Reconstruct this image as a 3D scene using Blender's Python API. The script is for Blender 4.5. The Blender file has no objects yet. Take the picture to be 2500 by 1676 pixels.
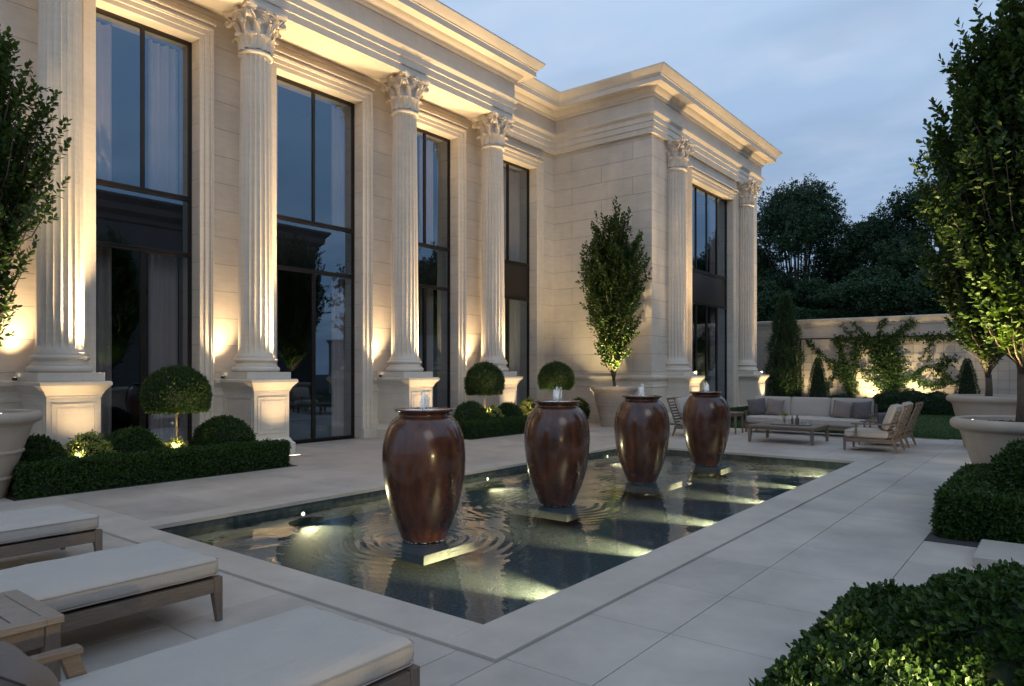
import bpy, math, random
import numpy as np
from mathutils import Vector, Matrix
PI = math.pi
C = bpy.context.scene.collection
SC = bpy.context.scene

# ------------------------------------------------------------------ materials
def new_mat(name):
    m = bpy.data.materials.new(name); m.use_nodes = True
    nt = m.node_tree; nt.nodes.clear()
    return m, nt, nt.nodes, nt.links
def node(nt, t, **kw):
    n = nt.nodes.new(t)
    for k, v in kw.items():
        if k.startswith('i_'): n.inputs[k[2:].replace('_', ' ')].default_value = v
        else: setattr(n, k, v)
    return n
def mth(nt, op, a, b=None, clamp=False):
    n = nt.nodes.new('ShaderNodeMath'); n.operation = op; n.use_clamp = clamp
    for i, v in enumerate((a, b)):
        if v is None: continue
        if isinstance(v, (int, float)): n.inputs[i].default_value = v
        else: nt.links.new(v, n.inputs[i])
    return n.outputs[0]
def mixc(nt, f, a, b, mode='MIX'):
    n = nt.nodes.new('ShaderNodeMix'); n.data_type = 'RGBA'; n.blend_type = mode
    for i, v in ((0, f), (6, a), (7, b)):
        if isinstance(v, (int, float)): n.inputs[i].default_value = v
        elif isinstance(v, tuple): n.inputs[i].default_value = (*v, 1)
        else: nt.links.new(v, n.inputs[i])
    return n.outputs[2]
def ramp(nt, f, stops):
    n = nt.nodes.new('ShaderNodeValToRGB')
    e = n.color_ramp.elements
    while len(e) < len(stops): e.new(.5)
    for q, (p, c) in zip(e, stops):
        q.position = p; q.color = (c, c, c, 1) if isinstance(c, (int, float)) else (*c, 1)
    nt.links.new(f, n.inputs[0]); return n.outputs[0]
def noise(nt, scale, detail=4, vec=None, rough=.5):
    n = node(nt, 'ShaderNodeTexNoise'); n.inputs['Scale'].default_value = scale
    n.inputs['Detail'].default_value = detail; n.inputs['Roughness'].default_value = rough
    if vec is not None: nt.links.new(vec, n.inputs['Vector'])
    return n.outputs[0]
def bump(nt, h, strength, dist=.02, prev=None):
    b = node(nt, 'ShaderNodeBump'); b.inputs['Strength'].default_value = strength; b.inputs['Distance'].default_value = dist
    nt.links.new(h, b.inputs['Height'])
    if prev is not None: nt.links.new(prev, b.inputs['Normal'])
    return b.outputs[0]
def finish(nt, col, rough, nrm=None, **kw):
    p = node(nt, 'ShaderNodeBsdfPrincipled'); o = node(nt, 'ShaderNodeOutputMaterial')
    if isinstance(col, tuple): p.inputs['Base Color'].default_value = (*col, 1)
    else: nt.links.new(col, p.inputs['Base Color'])
    if isinstance(rough, (int, float)): p.inputs['Roughness'].default_value = rough
    else: nt.links.new(rough, p.inputs['Roughness'])
    if nrm is not None: nt.links.new(nrm, p.inputs['Normal'])
    for k, v in kw.items(): p.inputs[k.replace('_', ' ')].default_value = v
    nt.links.new(p.outputs[0], o.inputs[0]); return p
def pos(nt): return node(nt, 'ShaderNodeNewGeometry').outputs['Position']
def scaled(nt, v, s):
    m = node(nt, 'ShaderNodeMapping'); m.inputs['Scale'].default_value = s
    nt.links.new(v, m.inputs['Vector']); return m.outputs[0]

def stone_mat(name, base=(.74, .66, .56), joints=False, row=.5615, w=2.3, rough=.62, mottle=.13, attr=False, bstr=.25):
    m, nt, N, L = new_mat(name)
    P = pos(nt)
    big = noise(nt, .9, 5, P, .6); mid = noise(nt, 5, 6, P, .65); fine = noise(nt, 60, 5, P, .7)
    # horizontal travertine-like veins
    vein = noise(nt, 3, 7, scaled(nt, P, (.8, .8, 5)), .62)
    d = tuple(c*(1-mottle*1.6) for c in base); l = tuple(min(1, c*(1+mottle*.8)) for c in base)
    col = mixc(nt, ramp(nt, big, [(.3, 0), (.7, 1)]), d, l)
    col = mixc(nt, .35, col, mixc(nt, ramp(nt, vein, [(.35, 0), (.65, 1)]), tuple(c*.82 for c in base), tuple(c*1.06 for c in base)))
    col = mixc(nt, mth(nt, 'MULTIPLY', ramp(nt, mid, [(.6, 0), (.85, 1)]), .35), col, tuple(c*.7 for c in (base[0], base[1]*.98, base[2]*.95)))
    rain = noise(nt, 1, 5, scaled(nt, P, (5, 5, .35)), .6)
    col = mixc(nt, mth(nt, 'MULTIPLY', ramp(nt, rain, [(.52, 0), (.72, 1)]), .0 if attr else .22), col, tuple(c*.72 for c in base))
    if attr:
        at = node(nt, 'ShaderNodeAttribute', attribute_name='tone')
        col = mixc(nt, 1.0, col, mixc(nt, at.outputs['Fac'], (.88, .88, .89), (1.06, 1.05, 1.03)), 'MULTIPLY')
    pit = noise(nt, 34, 2, scaled(nt, P, (1, 2.2, 1)), .4)
    col = mixc(nt, mth(nt, 'MULTIPLY', ramp(nt, pit, [(.70, 0), (.76, 1)]), .45), col, tuple(c*.45 for c in base))
    h = mth(nt, 'ADD', mth(nt, 'MULTIPLY', fine, .4), mth(nt, 'MULTIPLY', mid, .6))
    nrm = bump(nt, h, bstr, .01)
    if joints:
        sx = node(nt, 'ShaderNodeSeparateXYZ'); L.new(P, sx.inputs[0])
        cb = node(nt, 'ShaderNodeCombineXYZ')
        L.new(mth(nt, 'ADD', sx.outputs[0], sx.outputs[1]), cb.inputs[0])
        L.new(mth(nt, 'ADD', sx.outputs[2], .03), cb.inputs[1])
        br = node(nt, 'ShaderNodeTexBrick', offset=.5)
        L.new(cb.outputs[0], br.inputs['Vector'])
        for k, v in (('Scale', 1), ('Mortar Size', .0055), ('Mortar Smooth', .3), ('Brick Width', w), ('Row Height', row), ('Bias', 0)):
            br.inputs[k].default_value = v
        br.inputs['Color1'].default_value = (.94, .94, .95, 1); br.inputs['Color2'].default_value = (1.03, 1.02, 1.01, 1)
        br.inputs['Mortar'].default_value = (.5, .48, .46, 1)
        col = mixc(nt, 1.0, col, br.outputs[0], 'MULTIPLY')
        nrm = bump(nt, mth(nt, 'SUBTRACT', 1, br.outputs['Fac']), .8, .012, nrm)
    finish(nt, col, rough, nrm)
    return m
M = {}
def schlick(nt, r0, nrm=None):
    g = node(nt, 'ShaderNodeNewGeometry'); d = node(nt, 'ShaderNodeVectorMath', operation='DOT_PRODUCT')
    nt.links.new(g.outputs['Incoming'], d.inputs[0]); nt.links.new(nrm if nrm is not None else g.outputs['Normal'], d.inputs[1])
    c = mth(nt, 'SUBTRACT', 1, mth(nt, 'ABSOLUTE', d.outputs['Value']), True)
    return mth(nt, 'ADD', r0, mth(nt, 'MULTIPLY', mth(nt, 'POWER', c, 5), 1-r0), True)
M['stone'] = stone_mat('limestone')
M['stone_wall'] = stone_mat('limestone_ashlar', joints=True)
M['stone_rows'] = stone_mat('limestone_coursed', base=(.74, .66, .56), joints=True, w=60)
M['stone_trim'] = stone_mat('limestone_moulding', base=(.75, .67, .57), mottle=.08)
M['garden_wall'] = stone_mat('rendered_wall', base=(.56, .48, .41), mottle=.14)
M['paving'] = stone_mat('paving_stone', base=(.52, .46, .40), rough=.5, mottle=.26, attr=True, bstr=.18)
M['coping'] = stone_mat('coping_stone', base=(.53, .465, .395), rough=.5, mottle=.2, bstr=.18)
M['planter'] = stone_mat('planter_stone', base=(.47, .39, .315), mottle=.2, rough=.75)
M['slab'] = stone_mat('fountain_slab', base=(.24, .25, .23), mottle=.2, rough=.35)

def simple(name, col, rough=.5, nsc=8, var=.15, b=0, **kw):
    m, nt, N, L = new_mat(name); P = pos(nt)
    n = noise(nt, nsc, 5, P)
    c = mixc(nt, n, tuple(x*(1-var) for x in col), tuple(x*(1+var) for x in col))
    finish(nt, c, rough, bump(nt, n, b, .01) if b else None, **kw); return m
M['bronze'] = simple('dark_bronze_metal', (.035, .028, .024), .35, 3, .2, Metallic=.6)
M['panel'] = simple('dark_spandrel', (.02, .017, .016), .3, 3, .2)
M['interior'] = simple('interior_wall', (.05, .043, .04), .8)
M['soil'] = simple('soil', (.018, .014, .011), .95, 30, .6, .8)
M['gravel'] = simple('gravel', (.05, .045, .045), .9, 60, .8, 1)
M['lamp_metal'] = simple('lamp_metal', (.08, .07, .06), .4, Metallic=.8)
M['steel'] = simple('steel', (.5, .5, .5), .25, Metallic=1)
M['ceramic_dark'] = simple('dark_bottle', (.10, .075, .06), .2)
M['tray'] = simple('tray', (.33, .31, .29), .45)
M['flower'] = simple('flower', (.55, .50, .30), .6)

def fabric(name, col, weave=260, b=.35, var=.05):
    m, nt, N, L = new_mat(name)
    tc = node(nt, 'ShaderNodeTexCoord'); P = tc.outputs['Object']
    w1 = node(nt, 'ShaderNodeTexWave', wave_type='BANDS', bands_direction='X'); w1.inputs['Scale'].default_value = weave
    w2 = node(nt, 'ShaderNodeTexWave', wave_type='BANDS', bands_direction='Y'); w2.inputs['Scale'].default_value = weave
    for w in (w1, w2): L.new(P, w.inputs['Vector']); w.inputs['Distortion'].default_value = 1.5
    n = noise(nt, 5, 5, P); f = noise(nt, 180, 3, P); wr = noise(nt, 7, 3, scaled(nt, P, (1, .25, 1)))
    c = mixc(nt, n, tuple(x*(1-var*2) for x in col), tuple(x*(1+var) for x in col))
    c = mixc(nt, mth(nt, 'MULTIPLY', f, .35), c, tuple(x*.78 for x in col))
    h = mth(nt, 'ADD', mth(nt, 'MULTIPLY', mth(nt, 'ADD', w1.outputs[1], w2.outputs[1]), .2), mth(nt, 'MULTIPLY', f, .5))
    nr = bump(nt, h, b, .004)
    nr = bump(nt, wr, .8, .03, nr)
    nr = bump(nt, noise(nt, 16, 2, scaled(nt, P, (1.6, 1.6, .25))), .35, .012, nr)
    finish(nt, c, .9, nr, Sheen_Weight=.05); return m
M['cushion'] = fabric('off_white_fabric', (.50, .45, .40))
M['piping'] = fabric('piping_fabric', (.40, .36, .33))
M['pillow_grey'] = fabric('grey_fabric', (.13, .12, .125))
M['pillow_taupe'] = fabric('taupe_fabric', (.24, .20, .18))
M['pillow_brown'] = fabric('brown_fabric', (.15, .12, .105))
M['curtain'] = fabric('sheer_curtain', (.80, .77, .75), 30, .1)

def wood(name, col, axis=(1, 14, 14)):
    m, nt, N, L = new_mat(name)
    P = node(nt, 'ShaderNodeTexCoord').outputs['Object']
    g = noise(nt, 7, 7, scaled(nt, P, axis), .7); f = noise(nt, 3, 3, P)
    c = mixc(nt, ramp(nt, g, [(.3, 0), (.7, 1)]), tuple(x*.55 for x in col), tuple(x*1.25 for x in col))
    c = mixc(nt, mth(nt, 'MULTIPLY', f, .4), c, tuple(x*.75 for x in (col[0], col[1]*.95, col[2]*.9)))
    finish(nt, c, .6, bump(nt, g, .3, .004)); return m
M['wood_x'] = wood('teak_x', (.20, .150, .115), (1.5, 22, 22))
M['wood_y'] = wood('teak_y', (.20, .150, .115), (22, 1.5, 22))
M['wood_z'] = wood('teak_z', (.20, .150, .115), (22, 22, 1.5))
M['wood_slat'] = wood('teak_slat', (.30, .245, .20), (22, 1.5, 22))

def leafmat(name, dark, light, trans=.14, rough=.42):
    m, nt, N, L = new_mat(name)
    at = node(nt, 'ShaderNodeAttribute', attribute_name='tone')
    c = mixc(nt, at.outputs['Fac'], dark, light)
    p = node(nt, 'ShaderNodeBsdfPrincipled'); p.inputs['Roughness'].default_value = rough
    p.inputs['Specular IOR Level'].default_value = .28
    L.new(c, p.inputs['Base Color'])
    t = node(nt, 'ShaderNodeBsdfTranslucent')
    L.new(mixc(nt, 1, c, (1.5, 1.5, .6), 'MULTIPLY'), t.inputs[0])
    mx = node(nt, 'ShaderNodeMixShader'); mx.inputs[0].default_value = trans
    L.new(p.outputs[0], mx.inputs[1]); L.new(t.outputs[0], mx.inputs[2])
    o = node(nt, 'ShaderNodeOutputMaterial'); L.new(mx.outputs[0], o.inputs[0]); return m
M['box_leaf'] = leafmat('boxwood_leaf', (.014, .038, .008), (.045, .088, .017))
M['tree_leaf'] = leafmat('tree_leaf', (.018, .045, .010), (.075, .118, .022), .24)
M['wild_leaf'] = leafmat('broad_leaf', (.011, .036, .018), (.036, .080, .036), .2)
M['cypress_leaf'] = leafmat('cypress_leaf', (.015, .042, .014), (.05, .095, .03), .15)
M['gold_leaf'] = leafmat('variegated_leaf', (.12, .16, .04), (.38, .42, .12), .3)
M['vine_leaf'] = leafmat('vine_leaf', (.015, .040, .012), (.05, .095, .028), .25)
M['grass'] = leafmat('grass_blade', (.02, .065, .012), (.05, .12, .025), .2)
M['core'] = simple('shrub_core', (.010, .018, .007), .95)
M['bark'] = simple('bark', (.10, .075, .055), .85, 25, .4, .6)
M['bark_dark'] = simple('dark_bark', (.035, .03, .026), .85, 25, .4, .6)

def glaze():
    m, nt, N, L = new_mat('brown_glaze')
    P0 = node(nt, 'ShaderNodeTexCoord').outputs['Object']; oi = node(nt, 'ShaderNodeObjectInfo'); va = node(nt, 'ShaderNodeVectorMath', operation='ADD'); L.new(P0, va.inputs[0]); L.new(mth(nt, 'MULTIPLY', oi.outputs['Random'], 40), va.inputs[1]); P = va.outputs[0]
    streak = noise(nt, 3.2, 6, scaled(nt, P, (3, 3, .55)), .6); mott = noise(nt, 5, 5, P)
    c = mixc(nt, ramp(nt, streak, [(.35, 0), (.68, 1)]), (.045, .015, .008), (.135, .046, .020))
    c = mixc(nt, mth(nt, 'MULTIPLY', ramp(nt, mott, [(.55, 0), (.8, 1)]), .5), c, (.075, .035, .025))
    nr = bump(nt, noise(nt, 2.6, 3, scaled(nt, P, (1.3, 1.3, .5))), .10, .06)
    nr = bump(nt, noise(nt, 22, 4, P), .06, .01, nr)
    finish(nt, c, mth(nt, 'ADD', .12, mth(nt, 'MULTIPLY', mott, .26)), nr, Coat_Weight=.45, Coat_Roughness=.10)
    return m
M['glaze'] = glaze()

def emit(name, col, s):
    m, nt, N, L = new_mat(name)
    e = node(nt, 'ShaderNodeEmission'); e.inputs[0].default_value = (*col, 1); e.inputs[1].default_value = s
    o = node(nt, 'ShaderNodeOutputMaterial'); L.new(e.outputs[0], o.inputs[0]); return m
M['lens'] = emit('lamp_lens', (1, .80, .48), 9)
M['lens_dim'] = emit('flush_lamp_lens', (1, .86, .62), 3)

def window_glass():
    m, nt, N, L = new_mat('tinted_window_glass')
    fr = schlick(nt, .15)
    t = node(nt, 'ShaderNodeBsdfTransparent'); t.inputs[0].default_value = (.80, .78, .78, 1)
    g = node(nt, 'ShaderNodeBsdfGlossy'); g.inputs[0].default_value = (.62, .83, 1, 1); g.inputs['Roughness'].default_value = 0
    mx = node(nt, 'ShaderNodeMixShader'); L.new(fr, mx.inputs[0]); L.new(t.outputs[0], mx.inputs[1]); L.new(g.outputs[0], mx.inputs[2])
    o = node(nt, 'ShaderNodeOutputMaterial'); L.new(mx.outputs[0], o.inputs[0]); return m
M['glass'] = window_glass()
def clear_glass():
    m, nt, N, L = new_mat('clear_glass')
    fr = schlick(nt, .04)
    t = node(nt, 'ShaderNodeBsdfTransparent'); t.inputs[0].default_value = (.92, .93, .93, 1)
    g = node(nt, 'ShaderNodeBsdfGlossy'); g.inputs['Roughness'].default_value = .02
    mx = node(nt, 'ShaderNodeMixShader'); L.new(fr, mx.inputs[0]); L.new(t.outputs[0], mx.inputs[1]); L.new(g.outputs[0], mx.inputs[2])
    o = node(nt, 'ShaderNodeOutputMaterial'); L.new(mx.outputs[0], o.inputs[0]); return m
M['clear_glass'] = clear_glass()
def spray():
    m, nt, N, L = new_mat('sparkling_water')
    g = node(nt, 'ShaderNodeBsdfGlass'); g.inputs['IOR'].default_value = 1.33; g.inputs['Roughness'].default_value = .05
    d = node(nt, 'ShaderNodeBsdfDiffuse'); d.inputs[0].default_value = (.9, .93, .95, 1)
    mx = node(nt, 'ShaderNodeMixShader'); mx.inputs[0].default_value = .5
    L.new(g.outputs[0], mx.inputs[1]); L.new(d.outputs[0], mx.inputs[2])
    o = node(nt, 'ShaderNodeOutputMaterial'); L.new(mx.outputs[0], o.inputs[0]); return m
M['spray'] = spray()
def water():
    m, nt, N, L = new_mat('pool_water'); P = pos(nt)
    h = mth(nt, 'ADD', noise(nt, 1.6, 3, scaled(nt, P, (1, 1.6, 1))), mth(nt, 'MULTIPLY', noise(nt, 5.5, 2, P), .22))
    nr = bump(nt, h, .14, .05)
    fr = schlick(nt, .10, nr)
    t = node(nt, 'ShaderNodeBsdfTransparent'); t.inputs[0].default_value = (.58, .72, .80, 1)
    g = node(nt, 'ShaderNodeBsdfGlossy'); g.inputs['Roughness'].default_value = .012; L.new(nr, g.inputs['Normal'])
    mx = node(nt, 'ShaderNodeMixShader'); L.new(fr, mx.inputs[0]); L.new(t.outputs[0], mx.inputs[1]); L.new(g.outputs[0], mx.inputs[2])
    o = node(nt, 'ShaderNodeOutputMaterial'); L.new(mx.outputs[0], o.inputs[0]); return m
M['water'] = water()
def pool_stone():
    m, nt, N, L = new_mat('pool_pebble'); P = pos(nt)
    v = node(nt, 'ShaderNodeTexVoronoi'); v.inputs['Scale'].default_value = 26; L.new(P, v.inputs['Vector'])
    n = noise(nt, 1.2, 5, P); f = noise(nt, 30, 4, P, .7)
    c = mixc(nt, n, (.022, .042, .062), (.048, .080, .092))
    c = mixc(nt, mth(nt, 'MULTIPLY', ramp(nt, f, [(.4, 0), (.7, 1)]), .7), c, (.26, .28, .24))
    c = mixc(nt, mth(nt, 'MULTIPLY', v.outputs['Color'], .35), c, (.03, .04, .04))
    finish(nt, c, .8, bump(nt, f, .6, .02)); return m
M['pool_stone'] = pool_stone()
def pool_tile():
    m, nt, N, L = new_mat('pool_tile'); P = pos(nt)
    sx = node(nt, 'ShaderNodeSeparateXYZ'); L.new(P, sx.inputs[0]); cb = node(nt, 'ShaderNodeCombineXYZ')
    L.new(mth(nt, 'ADD', sx.outputs[0], sx.outputs[1]), cb.inputs[0]); L.new(sx.outputs[2], cb.inputs[1])
    br = node(nt, 'ShaderNodeTexBrick'); L.new(cb.outputs[0], br.inputs[0])
    for k, v in (('Scale', 1), ('Mortar Size', .002), ('Brick Width', .06), ('Row Height', .05)): br.inputs[k].default_value = v
    br.inputs['Color1'].default_value = (.04, .055, .06, 1); br.inputs['Color2'].default_value = (.10, .11, .10, 1); br.inputs['Mortar'].default_value = (.05, .05, .05, 1)
    finish(nt, br.outputs[0], .25); return m
M['pool_tile'] = pool_tile()
M['opposite'] = stone_mat('opposite_stone', base=(.17, .14, .12), joints=True)

# ------------------------------------------------------------------ mesh helpers
def link(name, me, mats, parent=None, smooth=False):
    o = bpy.data.objects.new(name, me); C.objects.link(o)
    for m in (mats if isinstance(mats, (list, tuple)) else [mats]): me.materials.append(m)
    if parent is not None: o.parent = parent
    if smooth: me.polygons.foreach_set('use_smooth', [True]*len(me.polygons))
    return o
class MB:
    def __init__(s): s.v = []; s.f = []; s.mi = []; s.tone = None
    def add(s, vs, fs, mi=0):
        b = len(s.v); s.v += [tuple(v) for v in vs]
        s.f += [tuple(i+b for i in f) for f in fs]; s.mi += [mi]*len(fs)
    def box(s, x0, x1, y0, y1, z0, z1, mi=0):
        vs = [(x, y, z) for z in (z0, z1) for y in (y0, y1) for x in (x0, x1)]
        s.add(vs, [(0, 2, 3, 1), (4, 5, 7, 6), (0, 1, 5, 4), (2, 6, 7, 3), (0, 4, 6, 2), (1, 3, 7, 5)], mi)
    def obox(s, c, d, u, w, mi=0):
        """box centred at c with orthonormal-ish axes d,u and half sizes; w=(hd,hu,hn)"""
        d = Vector(d).normalized(); u = Vector(u); u = (u-d*u.dot(d)).normalized(); n = d.cross(u); c = Vector(c)
        hd, hu, hn = w
        vs = [c+d*hd*a+u*hu*b+n*hn*e for e in (-1, 1) for b in (-1, 1) for a in (-1, 1)]
        s.add(vs, [(0, 2, 3, 1), (4, 5, 7, 6), (0, 1, 5, 4), (2, 6, 7, 3), (0, 4, 6, 2), (1, 3, 7, 5)], mi)
    def hexa(s, a, b, mi=0):
        """loft between two quads a (bottom) and b (top), both counter-clockwise from above"""
        s.add(list(a)+list(b), [(3, 2, 1, 0), (4, 5, 6, 7), (0, 1, 5, 4), (1, 2, 6, 5), (2, 3, 7, 6), (3, 0, 4, 7)], mi)
    def rings(s, rs, cap0=True, cap1=True, mi=0, close=True):
        n = len(rs[0]); vs = [p for r in rs for p in r]; fs = []
        for k in range(len(rs)-1):
            for i in range(n if close else n-1):
                j = (i+1) % n
                fs.append((k*n+i, k*n+j, (k+1)*n+j, (k+1)*n+i))
        if cap0: fs.append(tuple(range(n-1, -1, -1)))
        if cap1: fs.append(tuple((len(rs)-1)*n+i for i in range(n)))
        s.add(vs, fs, mi)
    def lathe(s, prof, n=48, c=(0, 0, 0), cap0=True, cap1=True, mi=0):
        s.rings([[(c[0]+r*math.cos(2*PI*i/n), c[1]+r*math.sin(2*PI*i/n), c[2]+z) for i in range(n)] for r, z in prof], cap0, cap1, mi)
    def tube(s, pts, rad, n=8, mi=0, closed=False):
        pts = [Vector(p) for p in pts]; rs = []
        if not hasattr(rad, '__len__'): rad = [rad]*len(pts)
        m = len(pts); up = Vector((.13, .21, .97))
        for k, p in enumerate(pts):
            if closed: t = pts[(k+1) % m]-pts[k-1]
            else: t = pts[min(k+1, m-1)]-pts[max(k-1, 0)]
            t.normalize(); a = t.cross(up)
            if a.length < .05: a = t.cross(Vector((1, 0, 0)))
            a.normalize(); b = t.cross(a)
            rs.append([p+(a*math.cos(2*PI*i/n)-b*math.sin(2*PI*i/n))*rad[k] for i in range(n)])
        if closed: rs.append(rs[0]); s.rings(rs, False, False, mi)
        else: s.rings(rs, True, True, mi)
    def rect_sweep(s, prof, x0, x1, y0, y1, mi=0, cap=True):
        """prof: (offset outwards, z) from bottom to top round a rectangle"""
        rs = [[(x0-o, y0-o, z), (x1+o, y0-o, z), (x1+o, y1+o, z), (x0-o, y1+o, z)] for o, z in prof]
        s.rings(rs, cap, cap, mi)
    def path_sweep(s, prof, path, mi=0, caps=True):
        """prof (offset, z) swept along an axis-aligned open XY polyline; outside is to the RIGHT of travel"""
        P = [Vector(p).to_2d() for p in path]; rs = []
        for k, p in enumerate(P):
            ds = []
            if k > 0: ds.append((P[k]-P[k-1]).normalized())
            if k < len(P)-1: ds.append((P[k+1]-P[k]).normalized())
            nr = [Vector((d.y, -d.x)) for d in ds]
            if len(nr) == 1: off = nr[0]
            else:
                b = nr[0]+nr[1]; off = b*(2/b.length_squared)  # mitre
            rs.append([(p.x+off.x*o, p.y+off.y*o, z) for o, z in prof])
        n = len(prof)
        vs = [q for r in rs for q in r]; fs = []
        for k in range(len(rs)-1):
            for i in range(n-1):
                fs.append((k*n+i, (k+1)*n+i, (k+1)*n+i+1, k*n+i+1))
        if caps:
            for k, rev in ((0, False), (len(rs)-1, True)):
                p = P[k]; a = (p.x, p.y, prof[0][1]); b = (p.x, p.y, prof[-1][1])
                base = len(vs); vs += [b, a]; f = [k*n+i for i in range(n)]+[base, base+1]
                fs.append(tuple(f[::-1] if rev else f))
        s.add(vs, fs, mi)
    def build(s, name, mats, parent=None, smooth=False, bevel=0, autosm=False):
        me = bpy.data.meshes.new(name); me.from_pydata(s.v, [], s.f); me.update()
        o = link(name, me, mats, parent, smooth)
        if any(s.mi): me.polygons.foreach_set('material_index', s.mi)
        if autosm:
            me.polygons.foreach_set('use_smooth', [True]*len(me.polygons))
            try: me.set_sharp_from_angle(angle=math.radians(autosm if autosm is not True else 35))
            except Exception: pass
        if bevel:
            b = o.modifiers.new('bevel', 'BEVEL'); b.width = bevel; b.segments = 2; b.limit_method = 'ANGLE'
        return o
def np_mesh(name, V, F4=None, F3=None, tone=None, mats=None, parent=None, smooth=False, mi4=None):
    me = bpy.data.meshes.new(name)
    V = np.asarray(V, dtype=np.float32)
    idx = []; tot = []
    if F4 is not None and len(F4): idx.append(np.asarray(F4, dtype=np.int32).ravel()); tot.append(np.full(len(F4), 4, np.int32))
    if F3 is not None and len(F3): idx.append(np.asarray(F3, dtype=np.int32).ravel()); tot.append(np.full(len(F3), 3, np.int32))
    idx = np.concatenate(idx); tot = np.concatenate(tot)
    me.vertices.add(len(V)); me.vertices.foreach_set('co', V.ravel())
    me.loops.add(len(idx)); me.loops.foreach_set('vertex_index', idx)
    me.polygons.add(len(tot))
    st = np.concatenate([[0], np.cumsum(tot)[:-1]]).astype(np.int32)
    me.polygons.foreach_set('loop_start', st); me.polygons.foreach_set('loop_total', tot)
    if mi4 is not None: me.polygons.foreach_set('material_index', np.asarray(mi4, np.int32))
    me.polygons.foreach_set('use_smooth', np.full(len(tot), bool(smooth)))
    me.update(calc_edges=True)
    if tone is not None:
        a = me.attributes.new('tone', 'FLOAT', 'POINT'); a.data.foreach_set('value', np.asarray(tone, np.float32))
    o = bpy.data.objects.new(name, me); C.objects.link(o)
    for m in (mats if isinstance(mats, (list, tuple)) else [mats]): me.materials.append(m)
    if parent is not None: o.parent = parent
    return o
def tag(o, label=None, cat=None, group=None, kind=None):
    if label: o['label'] = label
    if cat: o['category'] = cat
    if group: o['group'] = group
    if kind: o['kind'] = kind
    return o
def empty(name, loc=(0, 0, 0), rz=0):
    o = bpy.data.objects.new(name, None); C.objects.link(o); o.location = loc; o.rotation_euler = (0, 0, rz); o.empty_display_size = .2
    return o
def copy_tree(o, parent=None):
    c = o.copy(); C.objects.link(c)
    if parent is not None: c.parent = parent
    for ch in list(o.children): copy_tree(ch, c)
    return c

# ------------------------------------------------------------------ foliage
def unit(a): return a/np.maximum(1e-6, np.linalg.norm(a, axis=-1, keepdims=True))
def leaf_arrays(B, D, Nn, Ln, Wd, detail=True):
    """B base, D direction, Nn leaf normal, Ln length, Wd half width -> V,F4,F3"""
    S = unit(np.cross(D, Nn)); Nn = unit(np.cross(S, D)); n = len(B)
    Ln = Ln[:, None]; Wd = Wd[:, None]
    if detail:
        f = Wd*.35
        pts = [B, B+D*Ln*.3+S*Wd*.85, B+D*Ln*.3-S*Wd*.85, B+D*Ln*.7+S*Wd*.9-Nn*Ln*.04, B+D*Ln*.7-S*Wd*.9-Nn*Ln*.04,
               B+D*Ln*.98-Nn*Ln*.12, B+D*Ln*.3-Nn*f, B+D*Ln*.7-Nn*(f+Ln*.04)]
        V = np.stack(pts, 1).reshape(-1, 3); o = (np.arange(n)*8)[:, None]
        F3 = np.concatenate([o+np.array([[0, 2, 6]]), o+np.array([[0, 6, 1]]), o+np.array([[7, 4, 5]]), o+np.array([[3, 7, 5]])])
        F4 = np.concatenate([o+np.array([[6, 2, 4, 7]]), o+np.array([[1, 6, 7, 3]])])
        return V, F4, F3, 8
    pts = [B, B+D*Ln*.5+S*Wd, B+D*Ln-Nn*Ln*.1, B+D*Ln*.5-S*Wd]
    V = np.stack(pts, 1).reshape(-1, 3); o = (np.arange(n)*4)[:, None]
    return V, o+np.array([[0, 1, 2, 3]]), None, 4
def sprig_leaves(rng, P, N, k, sl, L, W, detail=True, jit=.45, open_=1.0):
    """shoots starting at P along N, each with k leaves; returns arrays for leaves"""
    n = len(P); A = unit(N+rng.normal(0, jit, (n, 3)))
    X = unit(np.cross(A, rng.normal(0, 1, (n, 3)))); Y = np.cross(A, X)
    Bs, Ds, Ns, Ls, Ts = [], [], [], [], []
    tone = rng.uniform(0, 1, n)
    ph = rng.uniform(0, 6.28, n)
    slv = sl*rng.uniform(.6, 1.25, n)
    for j in range(k):
        t = (j+.5)/k; an = ph+j*2.4
        U = X*np.cos(an)[:, None]+Y*np.sin(an)[:, None]
        Bs.append(P+A*(slv*t)[:, None])
        D = unit(A*(.25+.95*t)+U*(1.05-.55*t)*open_+rng.normal(0, .12, (n, 3)))
        Ds.append(D); Ns.append(unit(A-D*np.sum(A*D, 1, keepdims=True)+rng.normal(0, .15, (n, 3))))
        Ls.append(L*rng.uniform(.7, 1.15, n)*(1.05-.3*t)); Ts.append(np.clip(tone*.6+.4*rng.uniform(0, 1, n)+(t-.5)*.35, 0, 1))
    B = np.concatenate(Bs); D = np.concatenate(Ds); Nn = np.concatenate(Ns); Ls = np.concatenate(Ls); T = np.concatenate(Ts)
    V, F4, F3, m = leaf_arrays(B, D, Nn, Ls, Ls*W, detail)
    return V, F4, F3, np.repeat(T, m)
def join_arrays(parts):
    Vs, A4, A3, T = [], [], [], []; b = 0
    for V, F4, F3, t in parts:
        Vs.append(V); T.append(t)
        if F4 is not None and len(F4): A4.append(F4+b)
        if F3 is not None and len(F3): A3.append(F3+b)
        b += len(V)
    return (np.concatenate(Vs), np.concatenate(A4) if A4 else None, np.concatenate(A3) if A3 else None, np.concatenate(T))
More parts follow.
